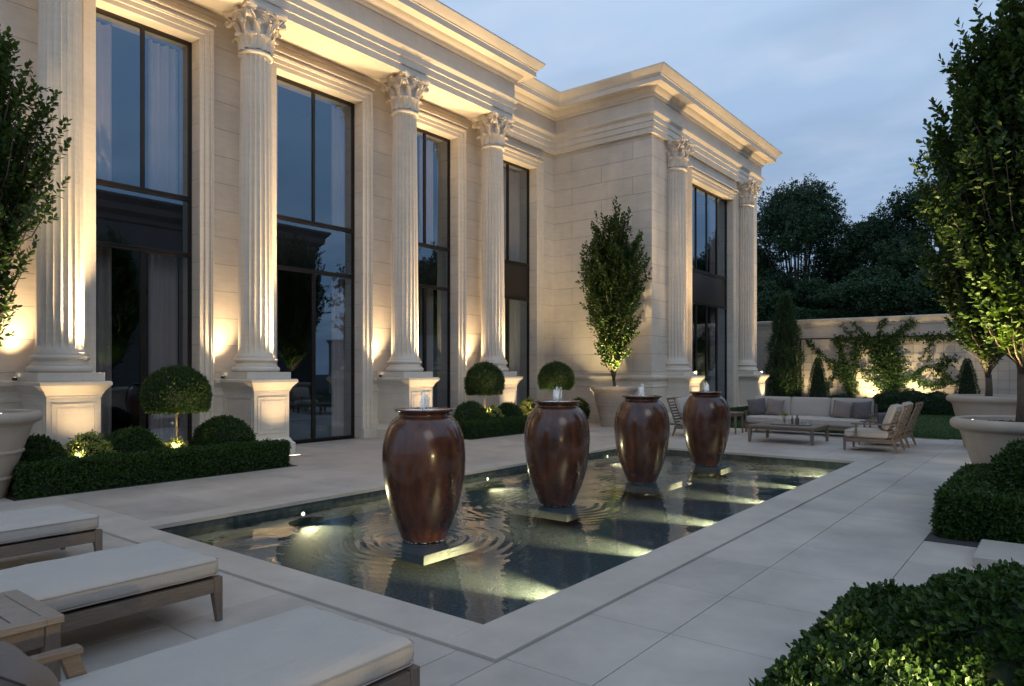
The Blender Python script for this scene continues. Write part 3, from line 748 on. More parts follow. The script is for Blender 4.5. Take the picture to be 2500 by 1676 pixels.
def capital(r, z0, h, ab):
    m = MB()
    m.lathe([(r, z0-.05), (r+.035, z0-.045), (r+.05, z0-.02), (r+.035, z0+.005), (r+.012, z0+.015), (r+.012, z0+.035), (r-.01, z0+.05)], 48, cap0=False, cap1=False)
    m.lathe([(r-.02, z0+.03), (r-.01, z0+h*.4), (r+.03, z0+h*.65), (r+.12, z0+h*.84), (r+.17, z0+h*.88)], 40)
    def leaf(an, zb, hh, w, out, curl):
        n = 12; rows = []
        for k in range(n+1):
            t = k/n
            if t < .72:
                rr = r+.012+out*(t/.72)**2.4*.55; z = zb+hh*(t/.72)*.97
            else:
                q = (t-.72)/.28*PI*1.15; rr = r+.012+out*.55+curl*math.sin(q*.5)*1.2+curl*.35*(1-math.cos(q)); z = zb+hh*.97+curl*math.sin(q)*.75-curl*.55*(1-math.cos(q))*.6
            wd = w*(.72+.38*math.sin(t*PI*.9))*(1 if t < .8 else 1-.75*((t-.8)/.2)**1.5)
            wd *= 1+.16*math.cos(t*PI*7)
            row = []
            for j in range(-3, 4):
                u = j/3; bend = (1-u*u)*.022-abs(u)*.012+(.012 if j == 0 else 0)-(.008 if abs(j) == 1 else 0)
                a2 = an+u*wd/rr
                row.append(((rr+bend)*math.cos(a2), (rr+bend)*math.sin(a2), z-abs(u)**2*.02))
            rows.append(row)
        vs = [p for rw in rows for p in rw]; c = 7
        m.add(vs, [(k*c+j, k*c+j+1, (k+1)*c+j+1, (k+1)*c+j) for k in range(n) for j in range(c-1)])
    for i in range(8): leaf(2*PI*i/8, z0+.04, h*.33, .105, .07, .05)
    for i in range(8): leaf(2*PI*(i+.5)/8, z0+.06, h*.60, .10, .12, .055)
    # corner volutes and inner helices
    def spiral(c, ax, upv, R, turns, wd, flip=1):
        pts = []; n = 26
        for k in range(n+1):
            t = k/n; a = turns*2*PI*t; rr = R*(1-t)**.8+.006
            pts.append(Vector(c)+Vector(ax)*rr*math.cos(a)*flip+Vector((0, 0, 1))*rr*math.sin(a))
        return pts
    for i in range(4):
        an = PI/4+i*PI/2; ax = Vector((math.cos(an), math.sin(an), 0)); sd = Vector((-math.sin(an), math.cos(an), 0))
        cc = ax*(ab*1.30-.10)+Vector((0, 0, z0+h*.74))
        for s in (-1, 1):
            sp = spiral(cc+sd*.028*s, ax, 1, .092, 1.6, 0)
            st = [ax*(r+.03)+sd*.16*s+Vector((0, 0, z0+h*.46)), ax*(r+.09)+sd*.12*s+Vector((0, 0, z0+h*.62)), ax*(ab*1.0)+sd*.06*s+Vector((0, 0, z0+h*.79)), cc+sd*.03*s+Vector((0, 0, .098)), ]
            m.tube(st+sp[5:], [.014, .017, .02, .022]+[.022-.012*k/22 for k in range(len(sp)-5)], 6)
        m.lathe([(.03, -.05), (.045, 0), (.03, .05)], 10, tuple(cc)) 
        an2 = i*PI/2; ax2 = Vector((math.cos(an2), math.sin(an2), 0)); sd2 = Vector((-math.sin(an2), math.cos(an2), 0))
        for s in (-1, 1):
            c2 = ax2*(r+.135)+sd2*.085*s+Vector((0, 0, z0+h*.745)); pts = [ax2*(r+.04)+sd2*.14*s+Vector((0, 0, z0+h*.5)), ax2*(r+.09)+sd2*.15*s+Vector((0, 0, z0+h*.66))]
            pts += [c2+sd2*s*(.06*(1-k/16)+.004)*math.cos(k*.5)+Vector((0, 0, 1))*(.06*(1-k/16)+.004)*math.sin(k*.5) for k in range(16)]
            m.tube(pts, [.012]*2+[.014-.007*k/16 for k in range(16)], 6)
        # rosette on the abacus
        rc = ax2*(ab*.80+.045)+Vector((0, 0, z0+h*.93))
        for k in range(6):
            a = k*PI/3; c3 = rc+sd2*.045*math.cos(a)+Vector((0, 0, .045*math.sin(a))); m.obox(c3, ax2, sd2, (.02, .024, .024))
        m.obox(rc+ax2*.02, ax2, sd2+Vector((0, 0, 1)), (.02, .02, .02))
    # concave abacus
    def ring(sc, z):
        out = []
        for i in range(4):
            a0 = -PI/4+i*PI/2; a1 = a0+PI/2
            p0 = Vector((math.cos(a0), math.sin(a0)))*ab*1.36*sc; p1 = Vector((math.cos(a1), math.sin(a1)))*ab*1.36*sc
            dr = (p1-p0).normalized(); q0 = p0+dr*.05; q1 = p1-dr*.05; nn = Vector((-dr.y, dr.x))
            for k in range(11):
                t = k/10; p = q0.lerp(q1, t)+nn*math.sin(PI*t)*ab*.17; out.append((p.x, p.y, z))
        return out
    m.rings([ring(.93, z0+h*.86), ring(.95, z0+h*.91), ring(1, z0+h*.93), ring(1.0, z0+h)])
    return m
def attic(r, z0, h):
    m = MB(); R = r+.13
    def torus(rc, zc, a, n=7): return [(rc+a*math.cos(t), zc+a*math.sin(t)) for t in [(-PI/2+PI*k/n) for k in range(n+1)]]
    pr = [(r, z0)]+torus(R-.055, z0+.058, .057)+[(R-.05, z0+.118), (R-.05, z0+.135), (R-.075, z0+.15), (R-.09, z0+.175), (R-.085, z0+.20), (R-.065, z0+.212)]+torus(R-.075, z0+.247, .034)+[(R-.08, z0+.285), (R-.08, z0+.30), (r+.04, z0+h)]
    m.lathe(pr, 56); return m
def pedestal(hx, hy, H=1.52):
    m = MB(); 
    m.rect_sweep([(.09, 0), (.09, .20), (.075, .215), (.05, .235), (.02, .30), (0, .32), (0, H-.26), (.015, H-.255), (.015, H-.225), (.03, H-.21), (.045, H-.17), (.09, H-.11), (.13, H-.065), (.13, H-.02), (.11, H)], -hx, hx, -hy, hy)
    # raised panel frames on the faces
    fz0, fz1 = .42, H-.36; b = .07; t = .014
    for s in (-1, 1):
        for ax in (0, 1):
            hw = (hy if ax == 0 else hx)-.07; fx_ = (hx if ax == 0 else hy)
            def bx(a0, a1, z0, z1, tt=t):
                lo, hi = (fx_, fx_+tt) if s > 0 else (-fx_-tt, -fx_)
                if ax == 0: m.box(lo, hi, a0, a1, z0, z1)
                else: m.box(a0, a1, lo, hi, z0, z1)
            bx(-hw, -hw+.03, fz0, fz1); bx(hw-.03, hw, fz0, fz1); bx(-hw+.03, hw-.03, fz0, fz0+.03); bx(-hw+.03, hw-.03, fz1-.03, fz1)
            bx(-hw+.075, hw-.075, fz0+.075, fz1-.075, .008)
    return m
def column(x, y, r=.345, hp=.40, hx=.58, ztop=ZB, top_r=.87, ab=.50, pdx=0):
    col = fluted(r, r*top_r, 1.97, 8.17).build('column', M['stone_trim'], villa, autosm=50)
    col.location = Vector((x, y, 0))+VL
    capital(r*top_r, 8.20, ztop-8.20, ab).build('capital', M['stone_trim'], col, autosm=45)
    attic(r, 1.66, .34).build('base', M['stone_trim'], col, autosm=50)
    m = MB(); m.box(-.5, .5, -.5, .5, 1.522, 1.66)
    m2 = pedestal(hx, hp); p = m2.build('pedestal', M['stone'], col, autosm=30); p.location = (pdx, 0, 0)
    q = m.build('plinth', M['stone_trim'], col, bevel=.006)
    return col
CX_ = -13.2; CYS = [1.0, 4.62, 8.24, 12.44, 15.95]
c0 = column(CX_, CYS[0])
for y in CYS[1:]:
    c = copy_tree(c0, villa); c.location = Vector((CX_, y, 0))+VL
c1 = column(-9.93, 21.35, r=.335, pdx=.05); c2 = copy_tree(c1, villa); c2.location = Vector((-9.93, 27.7, 0))+VL

# ================================================================== OPPOSITE HOUSE (seen only in the glass) AND GARDEN WALL
op = empty('opposite_house', (18, 0, 0)); tag(op, 'dark stone house with flat cornice across the garden, mirrored in the tall windows', 'building')
m = MB(); m.box(0, 8, -8, 34, 0, 11.6); m.build('wall', M['opposite'], op)
m = MB(); m.rect_sweep([(0, 11.0), (.15, 11.0), (.2, 11.3), (.5, 11.6), (.55, 12.0), (.85, 12.35), (.85, 12.5), (0, 12.55)], -.01, 8.01, -8, 34.01); m.build('cornice', M['opposite'], op)
for y in (0, 6, 12, 18, 24, 30):
    m = MB(); m.box(-.06, .02, y-.7, y+.7, 1, 7.5); m.box(-.09, -.06, y-.03, y+.03, 1, 7.5); m.build('window', M['panel'], op)

gw = empty('garden_wall', (0, 33, 0)); tag(gw, 'tall pale stone garden wall with moulded cap behind the lawn', 'wall')
m = MB(); m.box(-16, 15, 0, .35, 0, 3.74); m.build('wall_face', M['garden_wall'], gw)
m = MB(); m.rect_sweep([(0, 3.62), (.03, 3.62), (.03, 3.70), (.06, 3.74), (.10, 3.80), (.12, 3.84), (.12, 3.93), (.09, 3.96)], -16, 15, -.002, .352); m.build('cap', M['garden_wall'], gw, autosm=30)
m = MB(); m.box(-9.36, -9.30, -.03, .01, .3, 3.12); m.box(-9.30, 3, -.035, .01, 3.07, 3.12); m.build('panel_trim', M['bronze'], gw)
tr = MB(); 
for x in np.arange(-9.2, 2.8, .36): tr.box(x-.004, x+.004, -.02, -.014, .4, 3.06)
for z in np.arange(.6, 3.0, .36): tr.box(-9.29, 2.9, -.026, -.02, z-.004, z+.004)
tl = tr.build('wire_trellis', M['steel']); tl.location = (0, 33, 0); tag(tl, 'thin wire trellis grid fixed on the garden wall under the vine', 'trellis')

# vine
VN = dict(A=([(-7.9, 3.06), (-7.48, 3.07), (-6.4, 3.08), (-5.37, 3.05), (-4.38, 3.06), (-3.2, 3.04)], .11, 70), B=([(-5.88, 2.91), (-5.54, 2.29), (-5.44, 1.76), (-5.54, 1.19), (-5.71, .5)], .24, 130),
 B2=([(-5.9, 3.0), (-5.75, 2.4), (-5.7, 1.8), (-5.6, 1.2), (-5.5, .4)], .2, 90), C=([(-7.04, 3.02), (-7.04, 2.54), (-7.12, 1.96), (-7.26, 1.56), (-7.12, .6)], .12, 80), D=([(-6.76, 2.93), (-6.23, 2.53), (-6.05, 1.95), (-6.12, 1.37)], .2, 95),
 D2=([(-6.5, 3.0), (-6.3, 2.7), (-6.1, 2.3), (-5.9, 1.6)], .22, 110), E=([(-7.78, 3.04), (-7.59, 2.55), (-7.52, 2.16), (-7.41, 1.56), (-7.3, .6)], .09, 60), F=([(-9.03, 2.99), (-8.61, 2.61), (-8.41, 2.33), (-8.04, 2.12), (-7.66, 1.96), (-7.41, 1.76)], .07, 42),
 G=([(-8.04, 2.12), (-7.85, 1.76), (-7.55, 1.36), (-7.26, 1.09)], .1, 60), H=([(-7.15, 3.77), (-6.83, 3.44), (-6.54, 3.12)], .04, 26), I=([(-7.63, 3.75), (-7.37, 3.38), (-7.04, 3.33)], .04, 18), J=([(-6.12, 3.14), (-6.09, 3.49), (-5.95, 3.79), (-5.78, 3.86)], .05, 34),
 K=([(-5.71, 3.13), (-5.37, 3.39), (-5.04, 3.49), (-4.84, 3.78)], .09, 60), L=([(-5.2, 1.19), (-4.87, 1.53), (-4.54, 1.76), (-4.13, 1.9)], .05, 40), M_=([(-4.87, 1.53), (-4.71, 1.31), (-4.38, 1.09), (-3.75, 1.17)], .1, 60), N=([(-3.94, 1.57), (-3.87, 1.94), (-3.68, 2.16), (-3.37, 2.12)], .12, 70),
 O=([(-3.87, 1.54), (-3.62, 1.32), (-3.37, 1.39)], .14, 80), P=([(-4.64, 2.13), (-4.38, 2.5), (-4.22, 2.87), (-4.2, 3.05)], .03, 18), Q=([(-4.32, 2.5), (-4.25, 2.27), (-4.38, 2.05)], .03, 14), R=([(-8.3, .6), (-8.22, 1.0), (-7.92, 1.44), (-7.55, 1.6)], .05, 30), S=([(-6.9, 1.9), (-6.6, 1.5), (-6.3, 1.2), (-5.9, 1.0)], .12, 40))
rng = np.random.default_rng(12); vr = empty('climbing_vine', (0, 32.95, 0)); st = MB(); Ps, Ns = [], []
for key, (pl, sp, dn) in VN.items():
    pl = np.array(pl); ln = np.r_[0, np.cumsum(np.linalg.norm(np.diff(pl, axis=0), axis=1))]
    tt = np.linspace(0, ln[-1], max(6, int(ln[-1]/.09)))
    px_ = np.interp(tt, ln, pl[:, 0])+rng.normal(0, .015, len(tt)); pz_ = np.interp(tt, ln, pl[:, 1])+rng.normal(0, .015, len(tt))
    st.tube([(a, .01-.01*math.sin(i), b) for i, (a, b) in enumerate(zip(px_, pz_))], [.013-.007*i/len(tt) for i in range(len(tt))], 5)
    n = int(ln[-1]*dn*1.8); u = rng.uniform(0, ln[-1], n)
    Ps.append(np.stack([np.interp(u, ln, pl[:, 0])+rng.normal(0, sp, n), rng.uniform(-.14, .0, n), np.interp(u, ln, pl[:, 1])+rng.normal(0, sp*.8, n)-.02], 1))
Ps = np.concatenate(Ps); n = len(Ps); Ns = unit(np.stack([rng.normal(0, .5, n), -np.ones(n), rng.normal(-.3, .4, n)], 1))
lv = sprig_leaves(rng, Ps, Ns, 2, .05, .105, .36, True, .3, 1.3)
st.build('stem', M['bark'], vr, smooth=True); foliage_obj('leaves', [lv], None, [M['vine_leaf']], vr)
tag(vr, 'leafy green vine climbing the wire trellis on the garden wall', 'vine')

# ================================================================== FOUNTAIN JARS
jl = ['brown glazed fountain jar nearest the loungers, first in the row', 'brown glazed fountain jar second from the loungers', 'brown glazed fountain jar third in the row, before the large stone planter', 'brown glazed fountain jar farthest down the pool, nearest the sofa']
jp = [(0.001, 0), (.215, 0), (.226, .008), (.234, .03), (.281, .145), (.318, .235), (.350, .33), (.374, .42), (.394, .51), (.411, .61), (.423, .71), (.430, .82), (.430, .91), (.423, 1.0), (.408, 1.08), (.385, 1.15), (.352, 1.215), (.315, 1.26), (.282, 1.285), (.265, 1.296), (.262, 1.306), (.270, 1.32), (.290, 1.338), (.306, 1.350), (.310, 1.359), (.303, 1.367), (.285, 1.364), (.262, 1.348), (.24, 1.338), (.001, 1.338)]
def jar():
    r = empty('fountain_jar', (0, 0, 0)); m = MB(); m.lathe(jp, 72, cap0=False, cap1=False)
    # sprung glaze: gentle hand-thrown unevenness
    m.v = [(x*(1+.006*math.sin(z*9+math.atan2(y, x)*2)), y*(1+.006*math.cos(z*7+math.atan2(y, x)*3)), z) for x, y, z in m.v]
    m.build('jar_body', M['glaze'], r, smooth=True)
    w_ = MB(); rs = []
    for rr, z in ((.001, 1.356), (.08, 1.358), (.16, 1.353), (.25, 1.351)):
        rs.append([(rr*math.cos(a*PI/24), rr*math.sin(a*PI/24), z+.003*math.sin(a*.9)) for a in range(48)])
    w_.rings(rs, False, False); w_.build('water_film', M['spray'], r, smooth=True)
    j = MB(); rg = random.Random(4)
    for k in range(16):
        a = k*2.4+rg.uniform(-.2, .2); hh = .20*rg.uniform(.55, 1.0); R = rg.uniform(.022, .062); pts = []; rad = []
        for i in range(10):
            t = i/9; q_ = R*(math.sin(min(1, t*1.6)*PI/2)); pts.append((q_*math.cos(a+t*.5)+rg.gauss(0, .0015), q_*math.sin(a+t*.5)+rg.gauss(0, .0015), 1.35+hh*math.sin(PI*min(1, .02+t)*.93)*(1 if t < .5 else 1.0))); rad.append(rg.uniform(.0018, .0052))
        j.tube(pts, rad, 5)
    for k in range(60):
        a = rg.uniform(0, 6.3); R = rg.uniform(.0, .058); z = 1.36+rg.uniform(0, .20)*(1-(R/.07)**2); s = rg.uniform(.003, .008)
        j.lathe([(.0005, -s), (s*.8, -s*.5), (s*.8, s*.5), (.0005, s)], 6, (R*math.cos(a), R*math.sin(a), z))
    j.tube([(0, 0, 1.34), (0, 0, 1.43), (.004, 0, 1.52), (0, 0, 1.565)], [.012, .008, .006, .003], 8)
    j.build('water_jet', M['spray'], r, smooth=True)
    f = MB()
    for k in range(90):
        a = rg.uniform(0, 6.3); R = .215+abs(rg.gauss(0, .014)); s = rg.uniform(.004, .010)
        f.lathe([(.0005, -s*.2), (s, 0), (s*.7, s*.5), (.0005, s*.7)], 6, (R*math.cos(a), R*math.sin(a), .004))
    fo = f.build('foam', M['spray'], r, smooth=True); fo['kind'] = 'stuff'; return r
J0 = jar()
for i, y in enumerate(JY):
    r = J0 if i == 0 else copy_tree(J0)
    r.location = (JX, y, WZ+.006); r.scale = (1.025, 1.025, 1.012); r.rotation_euler[2] = i*1.3
    tag(r, jl[i], 'fountain jar', 'brown glazed fountain jars')
    p = MB(); p.box(-.48, .48, -.48, .48, -.10, -.006); s = p.build('stone_plinth', M['slab'], bevel=.004); s.location = (JX, y, WZ)
    q = MB(); q.rect_sweep([(0, d-WZ), (0, -.10)], -.12, .12, -.12, .12); q.build('support', M['pool_stone'], s)
    tag(s, ['square stone slab in the water under the first jar from the loungers', 'square stone slab in the water under the second jar', 'square stone slab in the water under the third jar', 'square stone slab in the water under the jar nearest the sofa'][i], 'stone slab', 'stone slabs under the jars')
    beam('jet_light', (JX+.10, y-.16, 1.42), (JX, y, 1.36), .9, 120, (1, .95, .85), .5, .02)
for i, y in enumerate((4.05, 5.6, 7.35, 9.1, 10.9, 12.5, 13.8)):
    y = (5.12, 6.94, 8.8, 10.7, 12.4, 14.0)[i] if i < 6 else 3.9
    if i == 6: continue
    r = empty('pool_light', (IX1, y, -.20)); m = MB(); m.tube([(0, 0, 0), (-.02, 0, 0)], .05, 20); m.build('trim_ring', M['steel'], r)
    q = MB(); q.tube([(-.02, 0, 0), (-.024, 0, 0)], .04, 20); q.build('lens', M['lens'], r)
    beam('light_beam', (IX1-.07, y, -.20), (IX1-.9, y, -.375), 1900, 42, (1, .73, .35), .9, .04, r)
    tag(r, 'underwater light in the long path side pool wall, %s' % ('closest to the loungers', 'second from the loungers', 'third from the loungers', 'third from the sofa end', 'second from the sofa end', 'closest to the sofa')[i], 'pool light', 'underwater lights of the near pool wall')
for i, y in enumerate((5.5, 9.2, 13.2)):
    r = empty('pool_light', (IX0, y, -.155)); m = MB(); m.tube([(0, 0, 0), (.02, 0, 0)], .045, 20); m.build('trim_ring', M['steel'], r)
    q = MB(); q.tube([(.02, 0, 0), (.024, 0, 0)], .024, 20); q.build('lens', M['lens'], r)
    beam('light_beam', (IX0+.07, y, -.155), (IX0+.8, y-.05, -.30), 150, 104, (1, .73, .35), .9, .04, r)
    tag(r, ('glowing pool light on the villa side, closest to the loungers', 'glowing pool light on the villa side between first and second jar', 'glowing pool light on the villa side, closest to the sofa')[i], 'pool light', 'glowing pool lights on the villa side')

# ================================================================== PLANTERS AND TREES
def planter(loc, R, H, rb, bands, label, soil=True, name='stone_planter'):
    r = empty(name, loc); pr = [(.001, 0), (rb, 0), (rb+.01, .02)]
    def rad(z): return rb+(R*.87-rb)*(z/(H*.86))**1.05
    zs = sorted([.1*H, .25*H, .4*H, .55*H, .7*H, .84*H]+list(bands))
    for z in zs:
        if z in bands: pr += [(rad(z-.02)+.002, z-.022), (rad(z)+.018, z-.014), (rad(z)+.02, z+.010), (rad(z)+.003, z+.02)]
        elif all(abs(z-b) > .05 for b in bands): pr.append((rad(z), z))
    rr = R-.075
    pr += [(rad(H*.85)+.02, H*.85), (rad(H*.86)+.022, H*.87)]
    pr += [(rr+.075*math.cos(t), H-.075+.075*math.sin(t)) for t in [-PI*.45+PI*.15*k for k in range(7)]]
    pr += [(rr-.03, H-.02), (rr-.05, H-.10), (.001, H-.11)]
    m = MB(); m.lathe(pr, 72, cap0=False, cap1=False); m.build('pot', M['planter'], r, autosm=40)
    q = MB(); q.lathe([(.001, H-.10), (R*.4, H-.085), (rr-.045, H-.075)], 32, cap0=False, cap1=False); q.build('earth', M['soil'], r)
    # scattered bark chips
    c = MB(); rg = random.Random(2)
    for k in range(90):
        a = rg.uniform(0, 6.3); q_ = (rr-.09)*math.sqrt(rg.random()); c.obox((q_*math.cos(a), q_*math.sin(a), H-.075+rg.uniform(0, .01)), (rg.uniform(-1, 1), rg.uniform(-1, 1), .2), (0, 0, 1), (.022, .007, .012))
    mu = c.build('mulch', M['bark_dark'], r); mu['kind'] = 'stuff'
    tag(r, label, 'planter'); return r
planter((-11.36, 2.90, 0), .82, 1.15, .40, (.27, .62), 'large round stone planter at the end of the low hedge by the villa')
planter((-10.75, 18.75, 0), .74, 1.23, .38, (.32, .66), 'tapered stone planter in front of the windowless return wall')
planter((-.40, 11.38, .005), .84, 1.06, .46, (.40,), 'big stone planter on the path side, nearer of the right pair')
planter((-1.30, 18.6, 0), .80, 1.15, .45, (.45,), 'stone planter by the lawn, behind the nearer big planter')
planter((.25, 19.3, 0), .74, 1.05, .42, (.4,), 'stone planter mostly hidden behind the trunk of the big potted tree')
potted_tree('potted_tree', (-11.36, 2.90, 1.05), 5.3, .98, .85, 'upright leafy tree in the planter beside the low hedge, left edge of the photo', 'trees in stone planters', 21, .11, 400, k=12, nst=7, trunk_r=.045, zfork=.3, sl=.38)
potted_tree('potted_tree', (-10.75, 18.75, 1.12), 5.45, .98, .62, 'slender upright tree in the planter against the windowless return wall', 'trees in stone planters', 22, .125, 430, k=11, nst=8, trunk_r=.05, zfork=.25, sl=.36)
potted_tree('potted_tree', (-.40, 11.38, .95), 5.7, 1.02, .55, 'tall tree with warm lit leaves in the nearer right planter', 'trees in stone planters', 23, .125, 500, k=12, nst=8, trunk_r=.10, zfork=.7, sl=.40)
potted_tree('potted_tree', (-1.30, 18.6, 1.05), 6.3, 1.4, .70, 'dark green tree in the planter by the lawn, behind the tall lit tree', 'trees in stone planters', 24, .13, 560, k=12, nst=8, trunk_r=.07, zfork=.5, sl=.42)

# ================================================================== HEDGES, SHRUBS, TOPIARY
hedge('box_hedge', [(-11.22, -10.76, 3.32, 7.42, .0, .44)], 1300, .046, 'long low clipped box hedge along the bed beside the first window', 'low clipped hedges by the villa', 31, 5)
hedge('box_hedge', [(-11.86, -11.42, 13.0, 18.0, .0, .43)], 950, .050, 'low clipped box hedge between the first planter jars and the return wall', 'low clipped hedges by the villa', 32, 5, detail=False)
hedge('box_hedge', [(-9.3, -8.7, 20.8, 28.2, .0, .36)], 700, .05, 'low hedge at the foot of the far pavilion behind the side table', 'low clipped hedges by the villa', 33, 4, detail=False)
SG = 'clipped ball shrubs'
shrub('ball_shrub', (-11.8, 6.73, .32), (.54, .54, .55), 950, .050, 'largest round box shrub, at the pedestal end of the left bed', 'shrub', SG, 41)
shrub('ball_shrub', (-11.9, 5.2, .30), (.46, .46, .46), 950, .050, 'round box shrub behind the topiary stem in the left bed', 'shrub', SG, 42)
shrub('ball_shrub', (-11.65, 3.75, .30), (.42, .42, .44), 950, .050, 'round box shrub beside the left stone planter', 'shrub', SG, 43)
shrub('loose_shrub', (-11.6, 4.42, .30), (.33, .33, .42), 420, .075, 'brightly lit loose leafy shrub in the left bed', 'shrub', 'lit leafy shrubs', 44, 5, .22, 'gold_leaf', lump_amp=.12)
shrub('loose_shrub', (-11.6, 5.74, .24), (.30, .24, .30), 420, .07, 'lit golden tufted plant at the foot of the topiary in the left bed', 'shrub', 'lit leafy shrubs', 45, 6, .12, 'gold_leaf', lump_amp=.12)
shrub('ball_shrub', (-12.0, 13.6, .42), (.44, .44, .47), 850, .052, 'round shrub left of the second topiary, behind the first jar', 'shrub', SG, 46, detail=False)
shrub('ball_shrub', (-12.1, 15.3, .38), (.40, .40, .42), 850, .052, 'round shrub right of the second topiary stem', 'shrub', SG, 47, detail=False)
shrub('ball_shrub', (-12.2, 19.0, .38), (.36, .36, .42), 750, .052, 'small dark shrub between the third topiary and the return wall planter', 'shrub', SG, 48, detail=False)
shrub('loose_shrub', (-12.0, 14.45, .38), (.26, .28, .34), 420, .075, 'lit yellowish shrub under the second topiary', 'shrub', 'lit leafy shrubs', 49, 5, .2, 'gold_leaf', lump_amp=.12)
shrub('loose_shrub', (-12.3, 16.5, .42), (.28, .30, .44), 420, .075, 'lit yellowish shrub behind the second jar', 'shrub', 'lit leafy shrubs', 50, 5, .2, 'gold_leaf', lump_amp=.12)
def topiary(base, h0, rx, rz, label, seed, detail=True):
    r = empty('topiary_tree', base); m = MB(); rg = random.Random(seed)
    m.tube([(0, 0, -.05), (.012, .005, .2), (-.008, .01, .45), (.006, 0, h0*.8), (0, 0, h0+.3)], [.026, .022, .02, .02, .018], 8)
    for k in range(7):
        a = k*.9; m.tube([(0, 0, h0-.04), (rx*.3*math.cos(a), rx*.3*math.sin(a), h0+.14), (rx*.6*math.cos(a), rx*.6*math.sin(a), h0+.34)], [.014, .009, .005], 5)
    m.build('trunk', M['bark'], r, smooth=True)
    shrub('crown', (0, 0, h0+rz*.55), (rx, rx, rz), 1200 if detail else 900, .046 if detail else .052, None, None, None, seed, 6, .2, 'box_leaf', zmin=h0-.2, detail=detail, cut=-.5, parent=r)
    tag(r, label, 'topiary', 'mushroom topiaries'); return r
topiary((-11.7, 5.83, 0), .99, .53, .50, 'mushroom shaped topiary on a bare stem in the left bed', 51)
topiary((-12.1, 14.27, 0), 1.04, .52, .56, 'mushroom shaped topiary rising behind the first jar', 52, False)
topiary((-12.2, 17.76, 0), 1.11, .55, .54, 'mushroom shaped topiary rising behind the second jar', 53, False)
# right-hand beds
hedge('box_hedge', [(-1.03, -.58, 8.28, 11.0, .0, .46), (-.58, 3.2, 8.26, 8.72, .0, .455)], 1200, .05, 'angled box hedge around the bed of the big right planter', 'right side boxwood', 61, 6)
shrub('ball_shrub', (-.13, 9.55, .43), (.54, .54, .54), 1000, .055, 'round box shrub inside the angled hedge in front of the big planter', 'shrub', 'right side boxwood', 62, 6)
hedge('box_hedge', [(-1.02, 2.2, 1.6, 4.62, .0, .455)], 1100, .050, 'foreground boxwood hedge with large glossy leaves, bottom right', 'right side boxwood', 63, 7, .30, rnd=.2)
shrub('ball_shrub', (-.02, 3.90, .33), (.68, .60, .46), 1100, .052, 'foreground boxwood mound partly lit from within, at the right edge', 'shrub', 'right side boxwood', 64, 7, .30)
# garden wall planting
def cypress(base, R, H, label, seed, dens=1500, L=.06, cat='cypress', cone=False):
    r = empty('cone_topiary' if cone else 'cypress_tree', base); rng = np.random.default_rng(seed)
    m = MB(); m.tube([(0, 0, -.05), (0, 0, H*.5), (0, 0, H*.92)], [R*.12, R*.08, .01], 7); m.build('trunk', M['bark_dark'], r, smooth=True)
    n = int(PI*R*H*dens/3); t = rng.uniform(0, 1, n)**(.8 if cone else .95); a = rng.uniform(0, 2*PI, n)
    if cone: env = R*(1-t)**.62+.02
    else: env = R*np.minimum(1, (t+.05)/.12)**.5*(1-np.maximum(0, (t-.35)/.65)**1.9)*(1+.22*np.sin(a*3+t*11)*np.sin(a*2-t*17))+.04
    rr = env*rng.uniform(.8, 1.03, n)
    P = np.stack([rr*np.cos(a), rr*np.sin(a), t*H], 1); N = unit(np.stack([np.cos(a)*.55, np.sin(a)*.55, np.full(n, .55 if cone else 1.5)], 1))
    lv = sprig_leaves(rng, P, N, 5, .05 if cone else .24, L, .18, False, .35, .6)
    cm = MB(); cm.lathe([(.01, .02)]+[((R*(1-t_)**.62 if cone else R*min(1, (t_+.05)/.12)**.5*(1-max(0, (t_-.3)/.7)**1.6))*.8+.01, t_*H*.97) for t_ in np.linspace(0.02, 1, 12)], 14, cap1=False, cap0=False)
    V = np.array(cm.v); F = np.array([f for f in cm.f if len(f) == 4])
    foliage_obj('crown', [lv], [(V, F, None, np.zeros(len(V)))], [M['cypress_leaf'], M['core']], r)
    tag(r, label, cat); return r
cypress((-9.68, 31.9, 0), .62, 4.9, 'tall dark columnar cypress against the garden wall', 71, 1700, .095)
cypress((-8.15, 31.3, 0), .52, 2.2, 'small clipped cone beside the cypress, left of the vine', 72, 1800, .05, 'topiary', True)
cypress((-2.85, 31.3, 0), .50, 2.1, 'small clipped cone right of the vine, behind the planter', 73, 1800, .05, 'topiary', True)
ws = [(-10.8, .55), (-7.3, .62), (-6.35, .5), (-5.6, .75), (-4.7, .85), (-3.85, .8), (-3.1, .6), (-8.95, .5), (-9.4, .4)]
wl = ['low dark shrub between the pavilion and the cypress', 'low dark shrub right of the left cone', 'low shrub under the brightest part of the garden wall', 'broad low shrub below the thickest part of the vine', 'largest low shrub at the garden wall, right of the vine stem', 'rounded low shrub behind the far armchair', 'low shrub left of the right cone', 'low shrub between cypress and cone', 'small pale tufted shrub at the foot of the cypress']
for i, (x, h) in enumerate(ws):
    shrub('wall_shrub', (x, 31.6-.12*(i % 3), h*.35), (.62, .5, h*.72), 420, .085, wl[i], 'shrub', 'shrubs along the garden wall', 80+i, 5, .22, 'wild_leaf', detail=False, lump_amp=.14)
hedge('low_hedge', [(-13, -2, 30.95, 31.2, 0, .32)], 420, .07, 'low dark planting strip between the lawn and the garden wall', None, 95, 5, detail=False, rnd=.1, mat='wild_leaf')
